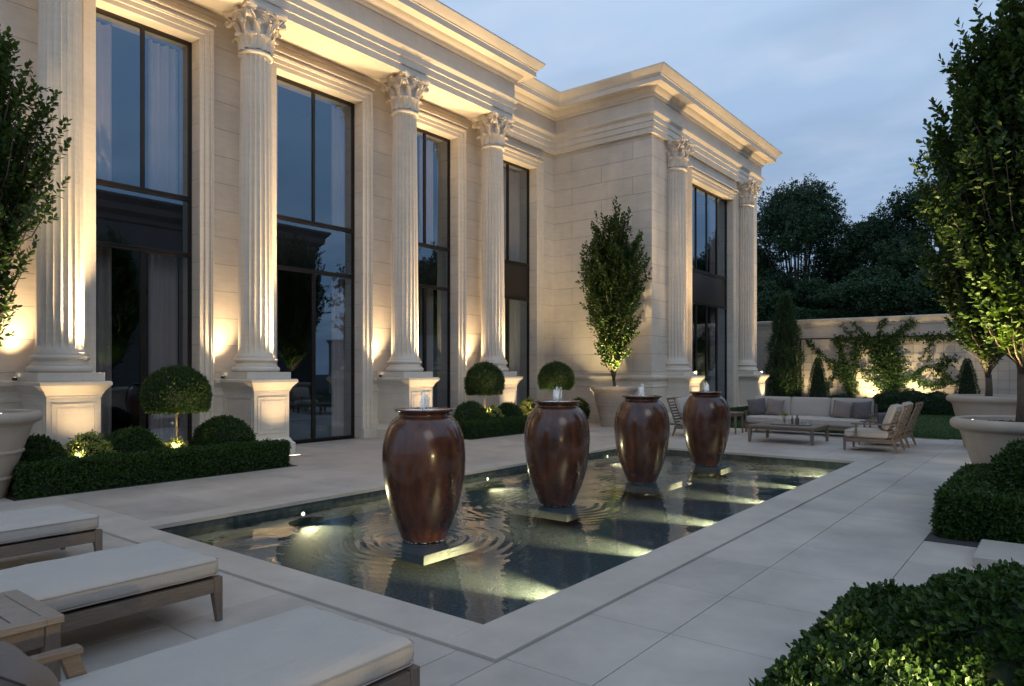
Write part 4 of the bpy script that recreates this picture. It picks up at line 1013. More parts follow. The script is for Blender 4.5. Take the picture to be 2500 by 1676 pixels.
# trees beyond
TG = 'trees beyond the garden wall'
broad_tree('broadleaf_tree', (-12.6, 44, 0), 12.4, 3.6, 4.2, 'tallest broadleaf tree beyond the wall, right of the villa', 101, 11000, .17, TG)
broad_tree('broadleaf_tree', (-9.0, 46, 0), 10.1, 3.0, 3.6, 'lower broadleaf tree in the dip of the tree line beyond the wall', 102, 9000, .17, TG)
broad_tree('broadleaf_tree', (-6.0, 44, 0), 11.2, 3.3, 4.0, 'broadleaf tree beyond the wall, above the middle of the vine', 103, 11000, .17, TG)
broad_tree('broadleaf_tree', (-2.6, 46, 0), 9.6, 3.2, 3.2, 'broadleaf tree beyond the wall, behind the right potted trees', 104, 7500, .18, TG)
broad_tree('broadleaf_tree', (-16.4, 45, 0), 9.8, 3.2, 3.4, 'broadleaf tree beyond the wall, half behind the villa corner', 105, 8500, .18, TG)
for i, (x, y, h) in enumerate(((-13.5, 38.5, 6.6), (-10.6, 38, 6.0), (-7.4, 38.5, 6.5), (-4.4, 38, 6.3), (-1.2, 38.5, 6.8))):
    broad_tree('understorey_tree', (x, y, 0), h, 2.3, 1.6, ['dense low tree just over the wall, next to the villa', 'dense low tree just over the wall behind the cypress', 'dense low tree just over the wall above the left of the vine', 'dense low tree just over the wall above the right of the vine', 'dense low tree just over the wall behind the planters'][i], 110+i, 8500, .18, 'low trees right behind the garden wall', clumps=40)
wd = hedge('woodland', [(-20, 8, 36.6, 37.6, 0, 4.6)], 130, .17, None, None, 98, 5, detail=False, rnd=.3, mat='wild_leaf')
wd['kind'] = 'stuff'; wd['label'] = 'dark mass of leaves filling the space right behind the garden wall'; wd['category'] = 'woodland'
for i, (x, y, h) in enumerate(((14, 40, 11), (17, 47, 12), (11, 50, 10), (22, 54, 12), (12.5, 35.5, 9.5), (14.5, 44, 11))):
    broad_tree('garden_tree', (x, y, 0), h, 3.6, 3.2, ['dark garden tree mirrored beside the opposite house, nearest its corner', 'tall dark tree mirrored in the windows behind the nearest one', 'low dark tree mirrored in the windows, closest to the lawn', 'tall dark tree mirrored far behind the opposite house', 'small dark tree mirrored right at the house corner', 'dark tree mirrored between the taller garden trees'][i], 120+i, 1500, .3, 'trees mirrored in the windows')

hedge('boundary_hedge', [(13.4, 14.6, 34.2, 72, 0, 5.2)], 45, .22, 'tall dark boundary hedge across the garden, mirrored in the door glass', None, 97, 4, detail=False, rnd=.3, mat='wild_leaf')

# ================================================================== FURNITURE
def rounded(hx, hy, hz, r=.05, puff=.02, n=14, side=.0):
    """soft upholstered block centred on the origin"""
    m = MB(); res = []
    def sm(t): return t
    verts = {}; V = []; F = []
    def vid(p):
        k = tuple(round(c, 5) for c in p)
        if k not in verts: verts[k] = len(V); V.append(p)
        return verts[k]
    nx_, ny_, nz_ = max(6, int(n*hx/.5)), max(6, int(n*hy/.5)), 6
    def grid(f, a, b):
        for i in range(a):
            for j in range(b):
                F.append(tuple(vid(f(u, v)) for u, v in ((i/a, j/b), ((i+1)/a, j/b), ((i+1)/a, (j+1)/b), (i/a, (j+1)/b))))
    def w(t): return math.copysign(abs(2*t-1)**.8, 2*t-1)
    grid(lambda u, v: (w(u), w(v), 1), nx_, ny_); grid(lambda u, v: (w(v), w(u), -1), ny_, nx_)
    grid(lambda u, v: (1, w(u), 2*v-1), ny_, nz_); grid(lambda u, v: (-1, w(v), 2*u-1), nz_, ny_)
    grid(lambda u, v: (w(v), 1, 2*u-1), nz_, nx_); grid(lambda u, v: (w(u), -1, 2*v-1), nx_, nz_)
    out = []
    for a, b, c in V:
        p = Vector((a*hx, b*hy, c*hz)); q = Vector((max(-hx+r, min(hx-r, p.x)), max(-hy+r, min(hy-r, p.y)), max(-hz+r, min(hz-r, p.z))))
        d_ = p-q
        if d_.length > 1e-6: p = q+d_.normalized()*min(d_.length, r) if d_.length > r*.99 else p
        z = p.z+(puff*(1-a*a)*(1-b*b)*c if abs(c) > .5 else 0)
        out.append((p.x*(1+side*(1-c*c)), p.y*(1+side*(1-c*c)), z+.0025*math.sin(a*hx*23+b*hy*17)))
    m.add(out, F); return m
def piping(hx, hy, z, r=.05, rad=.004):
    pts = []
    for cx, cy, a0 in ((hx-r, hy-r, 0), (-hx+r, hy-r, PI/2), (-hx+r, -hy+r, PI), (hx-r, -hy+r, 1.5*PI)):
        for k in range(7):
            a = a0+k*PI/12; pts.append((cx+r*math.cos(a), cy+r*math.sin(a), z))
    m = MB(); m.tube(pts, rad, 6, closed=True); return m
def leg_mb(x, y, h, w0=.055, w1=.034, dx=0, dy=0, inx=0, iny=0):
    """tapered leg: top square w0 at z=h, bottom w1 at 0; dx,dy shift of the foot"""
    m = MB(); a, b = w0/2, w1/2
    def q(c, cy, s, z): return [(c-s, cy-s, z), (c+s, cy-s, z), (c+s, cy+s, z), (c-s, cy+s, z)]
    m.hexa(q(x+dx, y+dy, b, 0), q(x, y, a, h*.62)); m.hexa(q(x, y, a, h*.62+.0002), q(x, y, a, h)); return m

def lounger():
    r = empty('sun_lounger'); W = .43; Ln = 2.05; lh = .30
    f = MB(); f.box(W-.035, W-.003, -Ln+.03, -.06, lh-.10, lh-.008); f.box(-W+.003, -W+.035, -Ln+.03, -.06, lh-.10, lh-.008)
    f.build('side_rail', M['wood_y'], r, bevel=.003)
    f = MB(); f.box(-W+.06, W-.06, -.036, -.006, lh-.10, lh-.008); f.box(-W+.06, W-.06, -Ln+.006, -Ln+.036, lh-.10, lh-.008); f.box(-W+.036, W-.036, -Ln+.04, -.04, lh-.03, lh-.01); f.build('end_rail', M['wood_x'], r, bevel=.003)
    for sx in (-1, 1):
        for y, dy in ((-.03, .0), (-Ln+.03, 0)):
            m = MB(); a = .03
            x0 = sx*(W-.03)
            # outer faces stay vertical, inner ones taper
            top = [(x0-a, y-a, lh), (x0+a, y-a, lh), (x0+a, y+a, lh), (x0-a, y+a, lh)]; mid = [(p[0], p[1], lh-.11) for p in top]
            s1 = -1 if y > -1 else 1
            bot = []
            for px_, py_, _ in top:
                qx = px_ if (px_-x0)*sx > 0 else px_+sx*.022; qy = py_ if (py_-y)*(-s1) > 0 else py_-s1*.022
                bot.append((qx, qy, 0.0))
            m.hexa(mid, top); m.hexa(bot, [(p[0], p[1], p[2]-.0003) for p in mid]); m.build('leg', M['wood_z'], r, bevel=.003)
    hz = .068; hy = .70
    cu = rounded(W-.01, hy, hz, .045, .012, 16, .006).build('seat_cushion', M['cushion'], r, smooth=True); cu.location = (0, -hy-.012, lh+hz)
    piping(W-.006, hy+.004, hz-.024, .05, .0035).build('piping', M['piping'], cu, smooth=True)
    piping(W-.006, hy+.004, -hz+.022, .05, .0035).build('piping', M['piping'], cu, smooth=True)
    bc = rounded(W-.01, .36, hz, .045, .014, 16).build('back_cushion', M['cushion'], r, smooth=True); bc.location = (0, -1.72, lh+.26); bc.rotation_euler = (math.radians(-48), 0, 0)
    piping(W-.006, .364, hz-.024, .05, .0035).build('piping', M['piping'], bc, smooth=True)
    for sx in (-1, 1):
        m = MB(); x0 = sx*(W-.028); 
        m.hexa([(x0-.03, -1.85, .525), (x0+.03, -1.85, .525), (x0+.03, -1.15, .525), (x0-.03, -1.15, .525)], [(x0-.03, -1.85, .555), (x0+.03, -1.85, .555), (x0+.03, -1.155, .555), (x0-.03, -1.155, .555)])
        m.hexa([(x0-.022, -1.14, lh-.06), (x0+.022, -1.14, lh-.06), (x0+.022, -1.07, lh-.06), (x0-.022, -1.07, lh-.06)], [(x0-.022, -1.235, .525), (x0+.022, -1.235, .525), (x0+.022, -1.165, .525), (x0-.022, -1.165, .525)])
        m.hexa([(x0-.022, -1.44, lh-.06), (x0+.022, -1.44, lh-.06), (x0+.022, -1.38, lh-.06), (x0-.022, -1.38, lh-.06)], [(x0-.022, -1.44, .525), (x0+.022, -1.44, .525), (x0+.022, -1.38, .525), (x0-.022, -1.38, .525)])
        m.build('armrest', M['wood_y'], r, bevel=.004)
    return r
L0 = lounger()
for i, (x, y) in enumerate(((-2.83, 2.36), (-4.93, 2.56), (-7.08, 2.66))):
    r = L0 if i == 0 else copy_tree(L0)
    if i:
        for ch in list(r.children):
            if ch.name.startswith('armrest'): bpy.data.objects.remove(ch)
    r.location = (x, y, 0); r.rotation_euler[2] = 0
    tag(r, ('wooden sun lounger with pale cushion nearest the camera, cut by the bottom edge', 'middle sun lounger of the three, behind the slatted side table', 'sun lounger farthest from the camera, beside the low hedge')[i], 'sun lounger', 'pale cushioned sun loungers')
def pillow(w, t, mat, seam='piping'):
    m = MB(); n = 18; V = []; F = []
    for s in (1, -1):
        b = len(V)
        for i in range(n+1):
            for j in range(n+1):
                u, v = 2*i/n-1, 2*j/n-1; k = 1-.07*(1-abs(u)**2)*abs(v)**3; k2 = 1-.07*(1-abs(v)**2)*abs(u)**3
                z = t*max(0, (1-abs(u)**2.6)*(1-abs(v)**2.6))**.55
                z *= 1+.07*math.sin(u*7+v*3)*math.sin(v*5); V.append((u*w*k2, v*w*k, s*z))
        F += [tuple((b+i*(n+1)+j, b+(i+1)*(n+1)+j, b+(i+1)*(n+1)+j+1, b+i*(n+1)+j+1)[::s]) for i in range(n) for j in range(n)]
    m.add(V, F); return m
def put_pillow(loc, rot, w, t, mat, label, group=None):
    p = pillow(w, t, mat).build('throw_pillow', M[mat], None, smooth=True); p.location = loc; p.rotation_euler = [math.radians(a) for a in rot]
    pts = []; n = 10
    for a, b in (((-1, -1), (1, -1)), ((1, -1), (1, 1)), ((1, 1), (-1, 1)), ((-1, 1), (-1, -1))):
        for k in range(n):
            tt = k/n; u = a[0]+(b[0]-a[0])*tt; v = a[1]+(b[1]-a[1])*tt; q = 1-.07*(1-abs(u)**2)*abs(v)**3; q2 = 1-.07*(1-abs(v)**2)*abs(u)**3; pts.append((u*w*q2, v*w*q, 0))
    s = MB(); s.tube(pts, .004, 5, closed=True); s.build('piping', M['bark_dark'], p, smooth=True)
    tag(p, label, 'pillow', group); return p
put_pillow((-2.86, .80, .605), (-48, 14, 28), .25, .13, 'pillow_brown', 'brown pillow on the nearest sun lounger, bottom left corner')
def slat_table():
    r = empty('slatted_side_table', (-4.19, 1.04, 0)); hx, hy, H = .33, .33, .50
    m = MB(); z0 = H-.035
    m.box(-hx, hx, -hy, -hy+.075, z0, H); m.box(-hx, hx, hy-.075, hy, z0, H); m.box(-hx, -hx+.075, -hy+.075, hy-.075, z0, H); m.box(hx-.075, hx, -hy+.075, hy-.075, z0, H)
    m.build('top_frame', M['wood_slat'], r, bevel=.003)
    m = MB(); n = 4; w_ = (2*hy-.15)/n
    for k in range(n): y = -hy+.075+k*w_; m.box(-hx+.077, hx-.077, y+.004, y+w_-.004, z0+.004, H-.002)
    m.build('slat_top', M['wood_slat'], r, bevel=.002)
    m = MB(); a = .03
    m.box(-hx+a+.05, hx-a-.05, -hy+.02, -hy+.045, z0-.10, z0-.001); m.box(-hx+a+.05, hx-a-.05, hy-.045, hy-.02, z0-.10, z0-.001); m.box(-hx+.02, -hx+.045, -hy+.08, hy-.08, z0-.10, z0-.001); m.box(hx-.045, hx-.02, -hy+.08, hy-.08, z0-.10, z0-.001)
    m.build('apron', M['wood_x'], r)
    for sx in (-1, 1):
        for sy in (-1, 1): m = MB(); m.box(sx*(hx-.045)-.033, sx*(hx-.045)+.033, sy*(hy-.045)-.033, sy*(hy-.045)+.033, 0, z0-.0005); m.build('leg', M['wood_z'], r, bevel=.003)
    tag(r, 'square slatted wooden side table between the near and middle loungers', 'side table')
slat_table()

def armchair():
    r = empty('armchair'); W, D = .43, .5; rh = .27
    f = MB()
    for sx in (-1, 1): f.box(sx*(W-.02)-.018, sx*(W-.02)+.018, -D+.05, D-.05, rh-.085, rh)
    f.box(-W+.04, W-.04, D-.055, D-.02, rh-.085, rh-.002); f.box(-W+.04, W-.04, -D+.05, -D+.08, rh-.085, rh-.002); f.box(-W+.04, W-.04, -D+.09, D-.06, rh-.02, rh-.003); f.build('seat_frame', M['wood_y'], r, bevel=.004)
    def q(x, y, s, z): return [(x-s, y-s, z), (x+s, y-s, z), (x+s, y+s, z), (x-s, y+s, z)]
    for sx in (-1, 1):
        x = sx*(W-.02)
        m = MB(); m.hexa(q(x, D-.025, .018, 0), q(x, D-.03, .03, rh)); m.build('leg', M['wood_z'], r, bevel=.003)
        m = MB(); m.hexa(q(x, -D-.03, .018, 0), q(x, -D+.07, .03, rh)); m.build('leg', M['wood_z'], r, bevel=.003)
        m = MB(); m.box(x-.014, x+.014, D-.27, D-.225, rh, .555); m.hexa([(x-.028, -D+.0, .56), (x+.028, -D+.0, .56), (x+.028, D-.15, .555), (x-.028, D-.15, .555)], [(x-.028, -D, .59), (x+.028, -D, .59), (x+.028, D-.16, .585), (x-.028, D-.16, .585)]); m.build('armrest', M['wood_y'], r, bevel=.004)
    # raked back frame with horizontal slats
    by0, bz0, by1, bz1 = -D+.08, rh-.02, -D-.17, .93
    b = MB()
    def pt(t): return (by0+(by1-by0)*t, bz0+(bz1-bz0)*t)
    for x in (-W+.02, 0, W-.02):
        y0, z0 = pt(0); y1, z1 = pt(1); w_ = .021
        b.hexa([(x-w_, y0-.018, z0), (x+w_, y0-.018, z0), (x+w_, y0+.018, z0), (x-w_, y0+.018, z0)], [(x-w_, y1-.014, z1), (x+w_, y1-.014, z1), (x+w_, y1+.014, z1), (x-w_, y1+.014, z1)])
    y1, z1 = pt(1.0); b.box(-W, W, y1-.02, y1+.02, z1+.0005, z1+.05)
    b.build('back_frame', M['wood_z'], r, bevel=.003)
    s = MB()
    for k in range(8):
        y, z = pt(.16+k*.105)
        for x0, x1 in ((-W+.042, -.022), (.022, W-.042)): s.obox(((x0+x1)/2, y, z), (1, 0, 0), (0, by1-by0, bz1-bz0), ((x1-x0)/2, .02, .007))
    s.build('back_slats', M['wood_x'], r)
    c = rounded(W-.05, D-.07, .085, .05, .018, 12).build('seat_cushion', M['cushion'], r, smooth=True); c.location = (0, .07, rh+.085)
    piping(W-.046, D-.066, .05, .05, .003).build('piping', M['piping'], c, smooth=True)
    k = rounded(W-.06, .27, .075, .055, .03, 12).build('back_cushion', M['cushion'], r, smooth=True); k.location = (0, -D+.14, .72); k.rotation_euler = (math.radians(-70), 0, 0)
    piping(W-.056, .272, 0, .05, .003).build('piping', M['piping'], k, smooth=True)
    return r
A0 = armchair()
for i, (x, y, rz) in enumerate(((-3.2, 16.58, 90), (-3.2, 17.96, 90), (-7.45, 17.35, -90))):
    r = A0 if i == 0 else copy_tree(A0); r.location = (x, y, 0); r.rotation_euler[2] = math.radians(rz)
    tag(r, ('near armchair of the right pair, grey pillow on its pale seat', 'far armchair of the right pair, closer to the lawn', 'armchair left of the side table, mostly behind the farthest jar')[i], 'armchair', 'slat back garden armchairs')
put_pillow((-3.02, 16.62, .60), (78, 0, 78), .21, .09, 'pillow_grey', 'dark grey pillow leaning in the near armchair')

def sofa():
    x0, x1, y0, y1 = -6.92, -3.80, 19.2, 20.1; cx = (x0+x1)/2; W = (x1-x0)/2; r = empty('garden_sofa', (cx, 19.65, 0)); D = .45; rh = .25
    f = MB(); f.box(-W, W, -D, -D+.035, rh-.085, rh); f.box(-W, W, D-.035, D, rh-.085, rh)
    f.box(-W, -W+.035, -D+.036, D-.036, rh-.085, rh); f.box(W-.035, W, -D+.036, D-.036, rh-.085, rh); f.box(-W+.036, W-.036, -D+.036, D-.036, rh-.03, rh-.01); f.build('seat_frame', M['wood_x'], r, bevel=.004)
    for x in (-W+.04, W-.04):
        for y in (-D+.035, D-.035): leg_mb(x, y, rh-.001, .06, .04).build('leg', M['wood_z'], r, bevel=.003)
    for s in (-1, 1):
        m = MB(); x = s*(W+.0); m.box(x-.025, x+.025, -D+.15, -D+.19, rh-.05, .55); m.box(x-.03, x+.03, D-.1, D-.05, rh-.05, .82); m.box(x-.03, x+.03, -D+.08, D-.101, .5505, .585); m.build('armrest', M['wood_y'], r, bevel=.004)
    b = MB(); b.box(-W+.03, W-.03, D-.075, D-.045, .80, .86)
    for k in range(19): x = -W+.1+k*(2*W-.2)/18; b.box(x-.014, x+.014, D-.07, D-.05, rh, .80)
    b.build('back_frame', M['wood_z'], r)
    c = rounded(W-.03, D-.01, .10, .075, .03, 12).build('seat_cushion', M['cushion'], r, smooth=True); c.location = (0, -.03, rh+.10)
    piping(W-.026, D-.006, .045, .07, .003).build('piping', M['piping'], c, smooth=True)
    w3 = (W-.03)/3
    for k in range(3):
        q = rounded(w3-.006, .265, .085, .04, .02, 12).build('back_cushion', M['cushion'], r, smooth=True); q.location = (-W+.03+w3*(2*k+1), D-.19, .70); q.rotation_euler = (math.radians(80), 0, 0)
        piping(w3-.002, .268, .05, .04, .003).build('piping', M['piping'], q, smooth=True)
    tag(r, 'long pale three cushion garden sofa in front of the lawn', 'sofa')
sofa()
PG = 'throw pillows on the sofa'
put_pillow((-6.72, 19.62, .68), (74, -8, 14), .235, .09, 'pillow_grey', 'dark grey pillow at the left end of the sofa', PG)
put_pillow((-6.22, 19.58, .68), (72, 5, -4), .23, .09, 'pillow_taupe', 'taupe pillow second from the left end of the sofa', PG)
put_pillow((-4.50, 19.56, .67), (72, 9, 6), .23, .09, 'pillow_taupe', 'taupe pillow beside the right grey pillow on the sofa', PG)
put_pillow((-4.04, 19.60, .67), (74, -6, -8), .235, .09, 'pillow_grey', 'dark grey pillow at the right end of the sofa', PG)
def low_table(name, x0, x1, y0, y1, H, label, th=.045, lw=.075, ap=.05):
    r = empty(name, ((x0+x1)/2, (y0+y1)/2, 0)); hx, hy = (x1-x0)/2, (y1-y0)/2
    m = MB(); m.box(-hx, hx, -hy, hy, H-th, H); m.build('table_top', M['wood_x'], r, bevel=.006)
    m = MB(); m.box(-hx+.05, hx-.05, -hy+.03, -hy+.055, H-th-ap, H-th-.001); m.box(-hx+.05, hx-.05, hy-.055, hy-.03, H-th-ap, H-th-.001); m.box(-hx+.03, -hx+.055, -hy+.06, hy-.06, H-th-ap, H-th-.001); m.box(hx-.055, hx-.03, -hy+.06, hy-.06, H-th-ap, H-th-.001); m.build('apron', M['wood_x'], r)
    for sx in (-1, 1):
        for sy in (-1, 1): leg_mb(sx*(hx-.05), sy*(hy-.05), H-th-.001, lw, lw*.7, sx*.01, sy*.01).build('leg', M['wood_z'], r, bevel=.003)
    tag(r, label, 'table'); return r
low_table('coffee_table', -5.92, -4.42, 16.62, 17.98, .40, 'low wooden coffee table in front of the sofa')
low_table('side_table', -7.42, -6.82, 18.35, 18.95, .57, 'small wooden side table between the left armchair and the sofa', .04, .05, .06)
m = MB(); m.rect_sweep([(-.01, 0), (0, .006), (.012, .028), (0, .028), (-.008, .012)], -.42, .42, -.17, .17); t_ = m.build('serving_tray', M['tray']); t_.location = (-5.1, 17.25, .401); t_.rotation_euler[2] = .05; tag(t_, 'long grey serving tray on the coffee table', 'tray')
v = empty('flower_vase', (-5.22, 17.15, .414)); m = MB(); m.lathe([(.001, 0), (.035, 0), (.04, .01), (.042, .10), (.03, .13), (.033, .145)], 20, cap0=False, cap1=False); m.build('vase', M['clear_glass'], v, smooth=True)
m = MB(); rg = random.Random(6)
for k in range(9):
    a = k*.7; m.tube([(0, 0, .01), (.02*math.cos(a), .02*math.sin(a), .14), (.07*math.cos(a), .07*math.sin(a), .22+.04*rg.random())], .0025, 5)
m.build('stem', M['vine_leaf'], v)
rngf = np.random.default_rng(9); Pf = np.stack([rngf.normal(0, .05, 40), rngf.normal(0, .05, 40), rngf.uniform(.17, .27, 40)], 1)
foliage_obj('blossom', [sprig_leaves(rngf, Pf, unit(Pf*np.array([1, 1, 0])+np.array([0, 0, .05])), 5, .03, .035, .35, False)], None, [M['gold_leaf']], v)
tag(v, 'glass vase with small green and cream flowers on the tray', 'vase')
for i, (x, y, h, R, lb) in enumerate(((-5.06, 17.22, .20, .028, 'slim tall dark bottle beside the flower vase'), (-4.97, 17.3, .22, .045, 'broad brown bottle in the middle of the tray'))):
    m = MB(); m.lathe([(.001, 0), (R, 0), (R*1.02, .01), (R, h*.6), (R*.8, h*.72), (R*.42, h*.82), (R*.4, h*.97), (R*.5, h), (.001, h)], 20, cap0=False, cap1=False); o = m.build('bottle', M['ceramic_dark'], None, smooth=True); o.location = (x, y, .414); tag(o, lb, 'bottle', 'dark bottles on the tray')
m = MB(); m.lathe([(.001, 0), (.04, 0), (.062, .03), (.066, .06), (.055, .085), (.05, .085), (.06, .06), (.055, .03), (.036, .008), (.001, .008)], 24, cap0=False, cap1=False); o = m.build('glass_bowl', M['clear_glass'], None, smooth=True); o.location = (-4.80, 17.2, .414); tag(o, 'round clear glass bowl at the right of the tray', 'bowl')
rngl = np.random.default_rng(77); nl = 34
Pl = np.stack([rngl.uniform(-9.5, -.9, nl), rngl.uniform(1.5, 16, nl), np.full(nl, .006)], 1)
kp = ~((Pl[:, 0] > -8.2) & (Pl[:, 0] < -2.5) & (Pl[:, 1] > 3.1) & (Pl[:, 1] < 14.6)); Pl = Pl[kp]; nl = len(Pl); aa = rngl.uniform(0, 6.3, nl)
V, F4, F3, k_ = leaf_arrays(Pl, np.stack([np.cos(aa), np.sin(aa), np.full(nl, .05)], 1), unit(np.stack([rngl.normal(0, .2, nl), rngl.normal(0, .2, nl), np.ones(nl)], 1)), rngl.uniform(.02, .05, nl), rngl.uniform(.006, .012, nl), False)
o = np_mesh('fallen_leaves', V, F4, F3, np.repeat(rngl.uniform(0, 1, nl), k_), M['bark_dark']); tag(o, 'a few small dry leaves scattered over the pale paving', 'leaves', kind='stuff')
# stone step with lamp, drain
m = MB(); m.rect_sweep([(0, 0), (0, .085), (-.012, .095)], -.62, 1.6, 7.25, 8.04); o = m.build('stone_step', M['paving'], None); tag(o, 'low raised pale stone step at the right edge, below the angled hedge', 'step')
m = MB(); m.box(-3.05, -2.2, 20.05, 20.2, .0005, .006)
for k in range(20): m.box(-3.02+k*.042, -3.0+k*.042, 20.06, 20.19, .006, .009)
o = m.build('drain_grate', M['lamp_metal']); tag(o, 'long flat drain grate at the lawn edge of the terrace', 'drain')

# ================================================================== LAMPS
WARM = (1, .71, .375)
names = ['at the leftmost column', 'at the second column, between the left bed and the doorway', 'at the third column, left of the first jar', 'at the fourth column, behind the second topiary']
for i, y in enumerate(CYS[1:]):
    floor_lamp((-12.02, y+.12, .008), (-12.55, y+.05, 5.5), 170, 90, 'recessed warm floor light %s' % names[i], 'floor lights in front of the columns', WARM, .9, (.05, .11))
    r = empty('ledge_uplight', (-13.50, y-.56, 1.53)); m = MB(); m.lathe([(.001, 0), (.035, 0), (.04, .05), (.001, .05)], 14, cap0=False, cap1=False); m.build('housing', M['lamp_metal'], r)
    q = MB(); q.lathe([(.001, .052), (.03, .052)], 14, cap0=False, cap1=False); q.build('lens', M['lens'], r)
    beam('light_beam', (-13.50, y-.56, 1.64), (-13.70, y-.44, 4.2), 330, 74, WARM, .95, .05, r)
    tag(r, 'small uplight on the ledge behind the %s column' % ('leftmost', 'second', 'third', 'fourth')[i], 'uplight', 'ledge uplights beside the columns')
    r = empty('pedestal_uplight', (-12.78, y+.38, 1.523)); m = MB(); m.lathe([(.001, 0), (.03, 0), (.035, .04), (.001, .04)], 14, cap0=False, cap1=False); m.build('housing', M['lamp_metal'], r)
    q = MB(); q.lathe([(.001, .042), (.026, .042)], 14, cap0=False, cap1=False); q.build('lens', M['lens'], r)
    beam('light_beam', (-12.60, y+.42, 1.60), (-13.05, y+.10, 4.6), 2300, 60, WARM, .95, .06, r)
    beam('wash_beam', (-11.0, y+1.2, .05), (-13.4, y+.2, 6.2), 2000, 64, WARM, 1, .8)
    tag(r, 'small uplight on the pedestal of the %s column' % ('leftmost', 'second', 'third', 'fourth')[i], 'uplight', 'pedestal uplights at the column feet')
for i, y in enumerate((21.35, 27.7)):
    floor_lamp((-8.95, y+.1, .37), (-9.75, y, 5.5), 130, 84, 'warm light in the pavilion hedge %s' % ('before its near column', 'before its far column, glowing brightly')[i == 27 or y > 25], 'pavilion lights', WARM, .9, (.05, .05), 'lens')
    r = empty('pedestal_uplight', (-9.45, y+.38, 1.523)); m = MB(); m.lathe([(.001, 0), (.03, 0), (.035, .04), (.001, .04)], 14, cap0=False, cap1=False); m.build('housing', M['lamp_metal'], r)
    q = MB(); q.lathe([(.001, .042), (.026, .042)], 14, cap0=False, cap1=False); q.build('lens', M['lens'], r)
    beam('light_beam', (-9.40, y+.40, 1.60), (-9.8, y+.12, 4.6), 2600, 60, WARM, .95, .06, r)
    beam('wash_beam', (-7.8, y+1.2, .05), (-9.9, y+.6, 6.4), 2400, 66, WARM, 1, .8)
    tag(r, 'small uplight on the pedestal of the %s pavilion column' % ('near', 'far')[i], 'uplight', 'pedestal uplights at the pavilion')
PW_ = 'garden spotlights in the beds'
spike_lamp((-11.35, 4.15, .42), (-11.6, 4.5, .5), 70, 130, 'small spotlight in the left bed, shining into the bright leafy shrub', PW_)
spike_lamp((-11.32, 5.62, .40), (-11.7, 5.85, .9), 75, 120, 'small spotlight in the left bed at the topiary stem', PW_)
spike_lamp((-11.95, 14.05, .50), (-12.1, 14.5, 1.1), 40, 120, 'small spotlight under the second topiary', PW_)
spike_lamp((-12.0, 16.95, .60), (-12.25, 17.2, 1.4), 45, 120, 'small spotlight under the third topiary', PW_)
spike_lamp((-10.42, 18.35, 1.19), (-10.72, 18.7, 3.6), 560, 75, 'spotlight in front of the return wall planter, lighting its tree', PW_)
spike_lamp((-11.7, 18.3, .15), (-12.0, 19.9, 6), 350, 85, 'spotlight washing the return wall behind its planter', PW_)
beam('wash_beam', (-9.4, 16.6, .05), (-12.2, 19.9, 5.6), 900, 70, WARM, 1, .8)
spike_lamp((-10.96, 3.13, 1.10), (-11.15, 3.0, 3.0), 480, 95, 'spotlight lighting the tree in the left planter', PW_)
spike_lamp((-6.5, 32.0, .55), (-6.4, 33, 1.8), 260, 130, 'spotlight at the garden wall below the middle of the vine', PW_)
spike_lamp((-4.8, 31.95, .6), (-4.3, 33, 2.0), 260, 130, 'spotlight at the garden wall right of the vine stem', PW_)
spike_lamp((-9.0, 31.0, .3), (-9.6, 31.8, 2.2), 170, 80, 'spotlight at the foot of the cypress', PW_)
spike_lamp((-8.6, 32.3, .3), (-8.6, 33, 2.8), 150, 125, 'spotlight washing the wall beside the cypress', PW_)
spike_lamp((-.95, 10.95, 1.02), (-1.25, 10.8, 3.0), 620, 88, 'spotlight shining up into the tall tree of the nearer right planter', PW_, (1, .80, .34))
spike_lamp((-.35, 10.80, 1.02), (-.45, 10.5, 3.0), 560, 88, 'spotlight behind the round shrub, shining up into the big potted tree', PW_, (1, .80, .34))
spike_lamp((-1.70, 18.2, 1.10), (-1.6, 18.3, 3.5), 260, 85, 'spotlight in front of the planter by the lawn', PW_)
spike_lamp((-.60, 14.4, .15), (-2.8, 17.0, .6), 90, 50, 'spotlight hidden behind the big right planter, aimed at the armchair backs', PW_)
spike_lamp((.03, 3.15, .56), (-.6, 3.05, .44), 95, 125, 'small spotlight among the foreground boxwood leaves', PW_)
spike_lamp((.08, 2.80, .55), (-.5, 2.85, .44), 60, 125, 'second small spotlight deep in the foreground boxwood', PW_)
r = empty('step_light', (-.22, 7.9, .096)); m = MB(); m.lathe([(.001, 0), (.035, 0), (.035, .01), (.001, .012)], 16, cap0=False, cap1=False); m.build('lens', M['lens'], r); beam('light_beam', (-.22, 7.9, .13), (-.22, 7.75, 1), 6, 150, WARM, 1, .04, r); tag(r, 'tiny round glowing light on the raised stone step', 'step light')

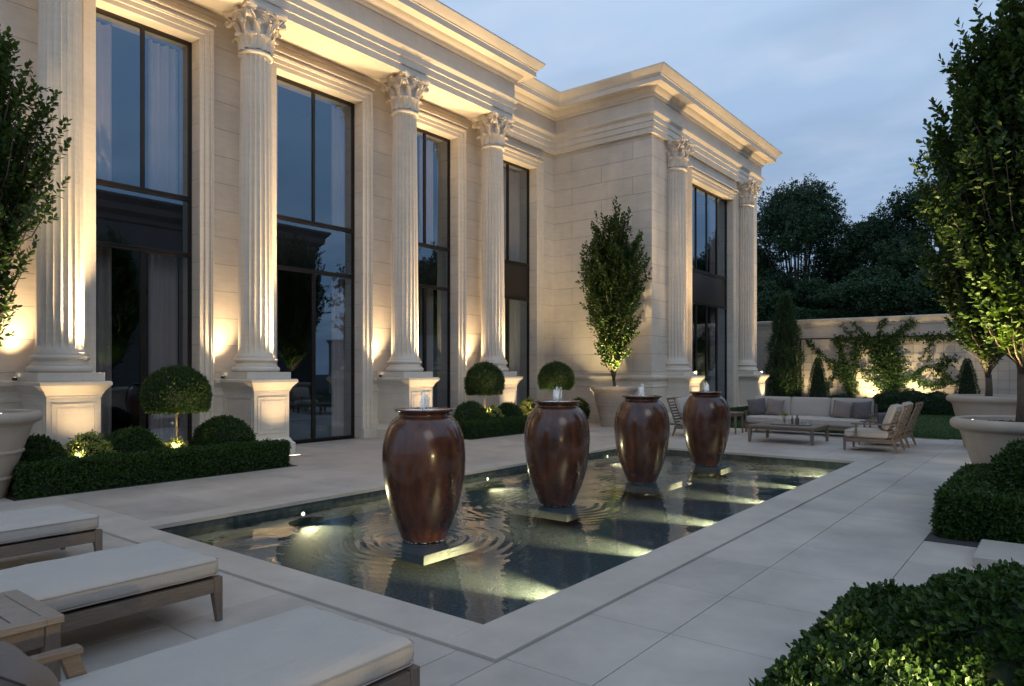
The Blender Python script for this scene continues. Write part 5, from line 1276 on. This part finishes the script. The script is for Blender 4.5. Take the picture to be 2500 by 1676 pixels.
# ================================================================== CAMERA, SKY
SUNEL, SUNAZ = math.radians(3), math.radians(250)
def make_world():
    w = bpy.data.worlds.new('World'); SC.world = w; w.use_nodes = True; nt = w.node_tree; nt.nodes.clear(); L = nt.links
    sky = node(nt, 'ShaderNodeTexSky', sky_type='NISHITA', sun_disc=False); sky.sun_elevation = SUNEL; sky.sun_rotation = SUNAZ; sky.air_density = 1; sky.dust_density = 1.5; sky.ozone_density = 3
    tc = node(nt, 'ShaderNodeTexCoord'); V = tc.outputs['Generated']
    sp = node(nt, 'ShaderNodeSeparateXYZ'); L.new(V, sp.inputs[0]); z = mth(nt, 'MAXIMUM', sp.outputs[2], 0.0)
    inv = mth(nt, 'DIVIDE', 1, mth(nt, 'ADD', z, .18)); cb = node(nt, 'ShaderNodeCombineXYZ')
    L.new(mth(nt, 'MULTIPLY', sp.outputs[0], inv), cb.inputs[0]); L.new(mth(nt, 'MULTIPLY', sp.outputs[1], inv), cb.inputs[1])
    sv = scaled(nt, cb.outputs[0], (.9, 1.3, 1)); n1 = noise(nt, 1.9, 7, sv, .55); n2 = noise(nt, 1.0, 4, sv, .5)
    cl = ramp(nt, n1, [(.44, 0), (.66, 1)])
    base = node(nt, 'ShaderNodeValToRGB'); e = base.color_ramp.elements; e.new(.5); e.new(.5)
    for q, (p, c) in zip(e, ((0, (.18, .26, .42)), (.16, (.24, .34, .52)), (.45, (.40, .54, .74)), (1, (.42, .56, .77)))): q.position = p; q.color = (*c, 1)
    L.new(z, base.inputs[0])
    col = mixc(nt, mth(nt, 'MULTIPLY', cl, .6), base.outputs[0], (.52, .60, .73))
    dk = ramp(nt, n2, [(.44, 0), (.60, 1)])
    col = mixc(nt, mth(nt, 'MULTIPLY', dk, .6), col, (.22, .31, .45))
    bg1 = node(nt, 'ShaderNodeBackground'); L.new(col, bg1.inputs[0]); bg1.inputs[1].default_value = 1.12
    bg2 = node(nt, 'ShaderNodeBackground'); L.new(sky.outputs[0], bg2.inputs[0]); bg2.inputs[1].default_value = .05
    ad = node(nt, 'ShaderNodeAddShader'); L.new(bg1.outputs[0], ad.inputs[0]); L.new(bg2.outputs[0], ad.inputs[1])
    o = node(nt, 'ShaderNodeOutputWorld'); L.new(ad.outputs[0], o.inputs[0])
make_world()
cam = bpy.data.cameras.new('camera'); co = bpy.data.objects.new('camera', cam); C.objects.link(co)
F_ = 1610; cam.sensor_width = 36; cam.lens = 36*F_/2339; cam.shift_y = 62/2339; cam.clip_end = 800; cam.clip_start = .05
co.location = (0, 0, 1.7); co.rotation_euler = (PI/2, 0, math.atan((2430-1169.5)/1610)); SC.camera = co
SC.view_settings.view_transform = 'Standard'; SC.view_settings.look = 'None'; SC.view_settings.exposure = 0; SC.view_settings.gamma = 1
SC.cycles.max_bounces = 10; SC.cycles.transparent_max_bounces = 16; SC.cycles.sample_clamp_indirect = 4; SC.cycles.use_denoising = True
sun = bpy.data.lights.new('sun', 'SUN'); sun.energy = .25; sun.angle = math.radians(25); sun.color = (1, .93, .85)
so = bpy.data.objects.new('sun', sun); C.objects.link(so); so.rotation_euler = (math.radians(55), 0, math.radians(60))
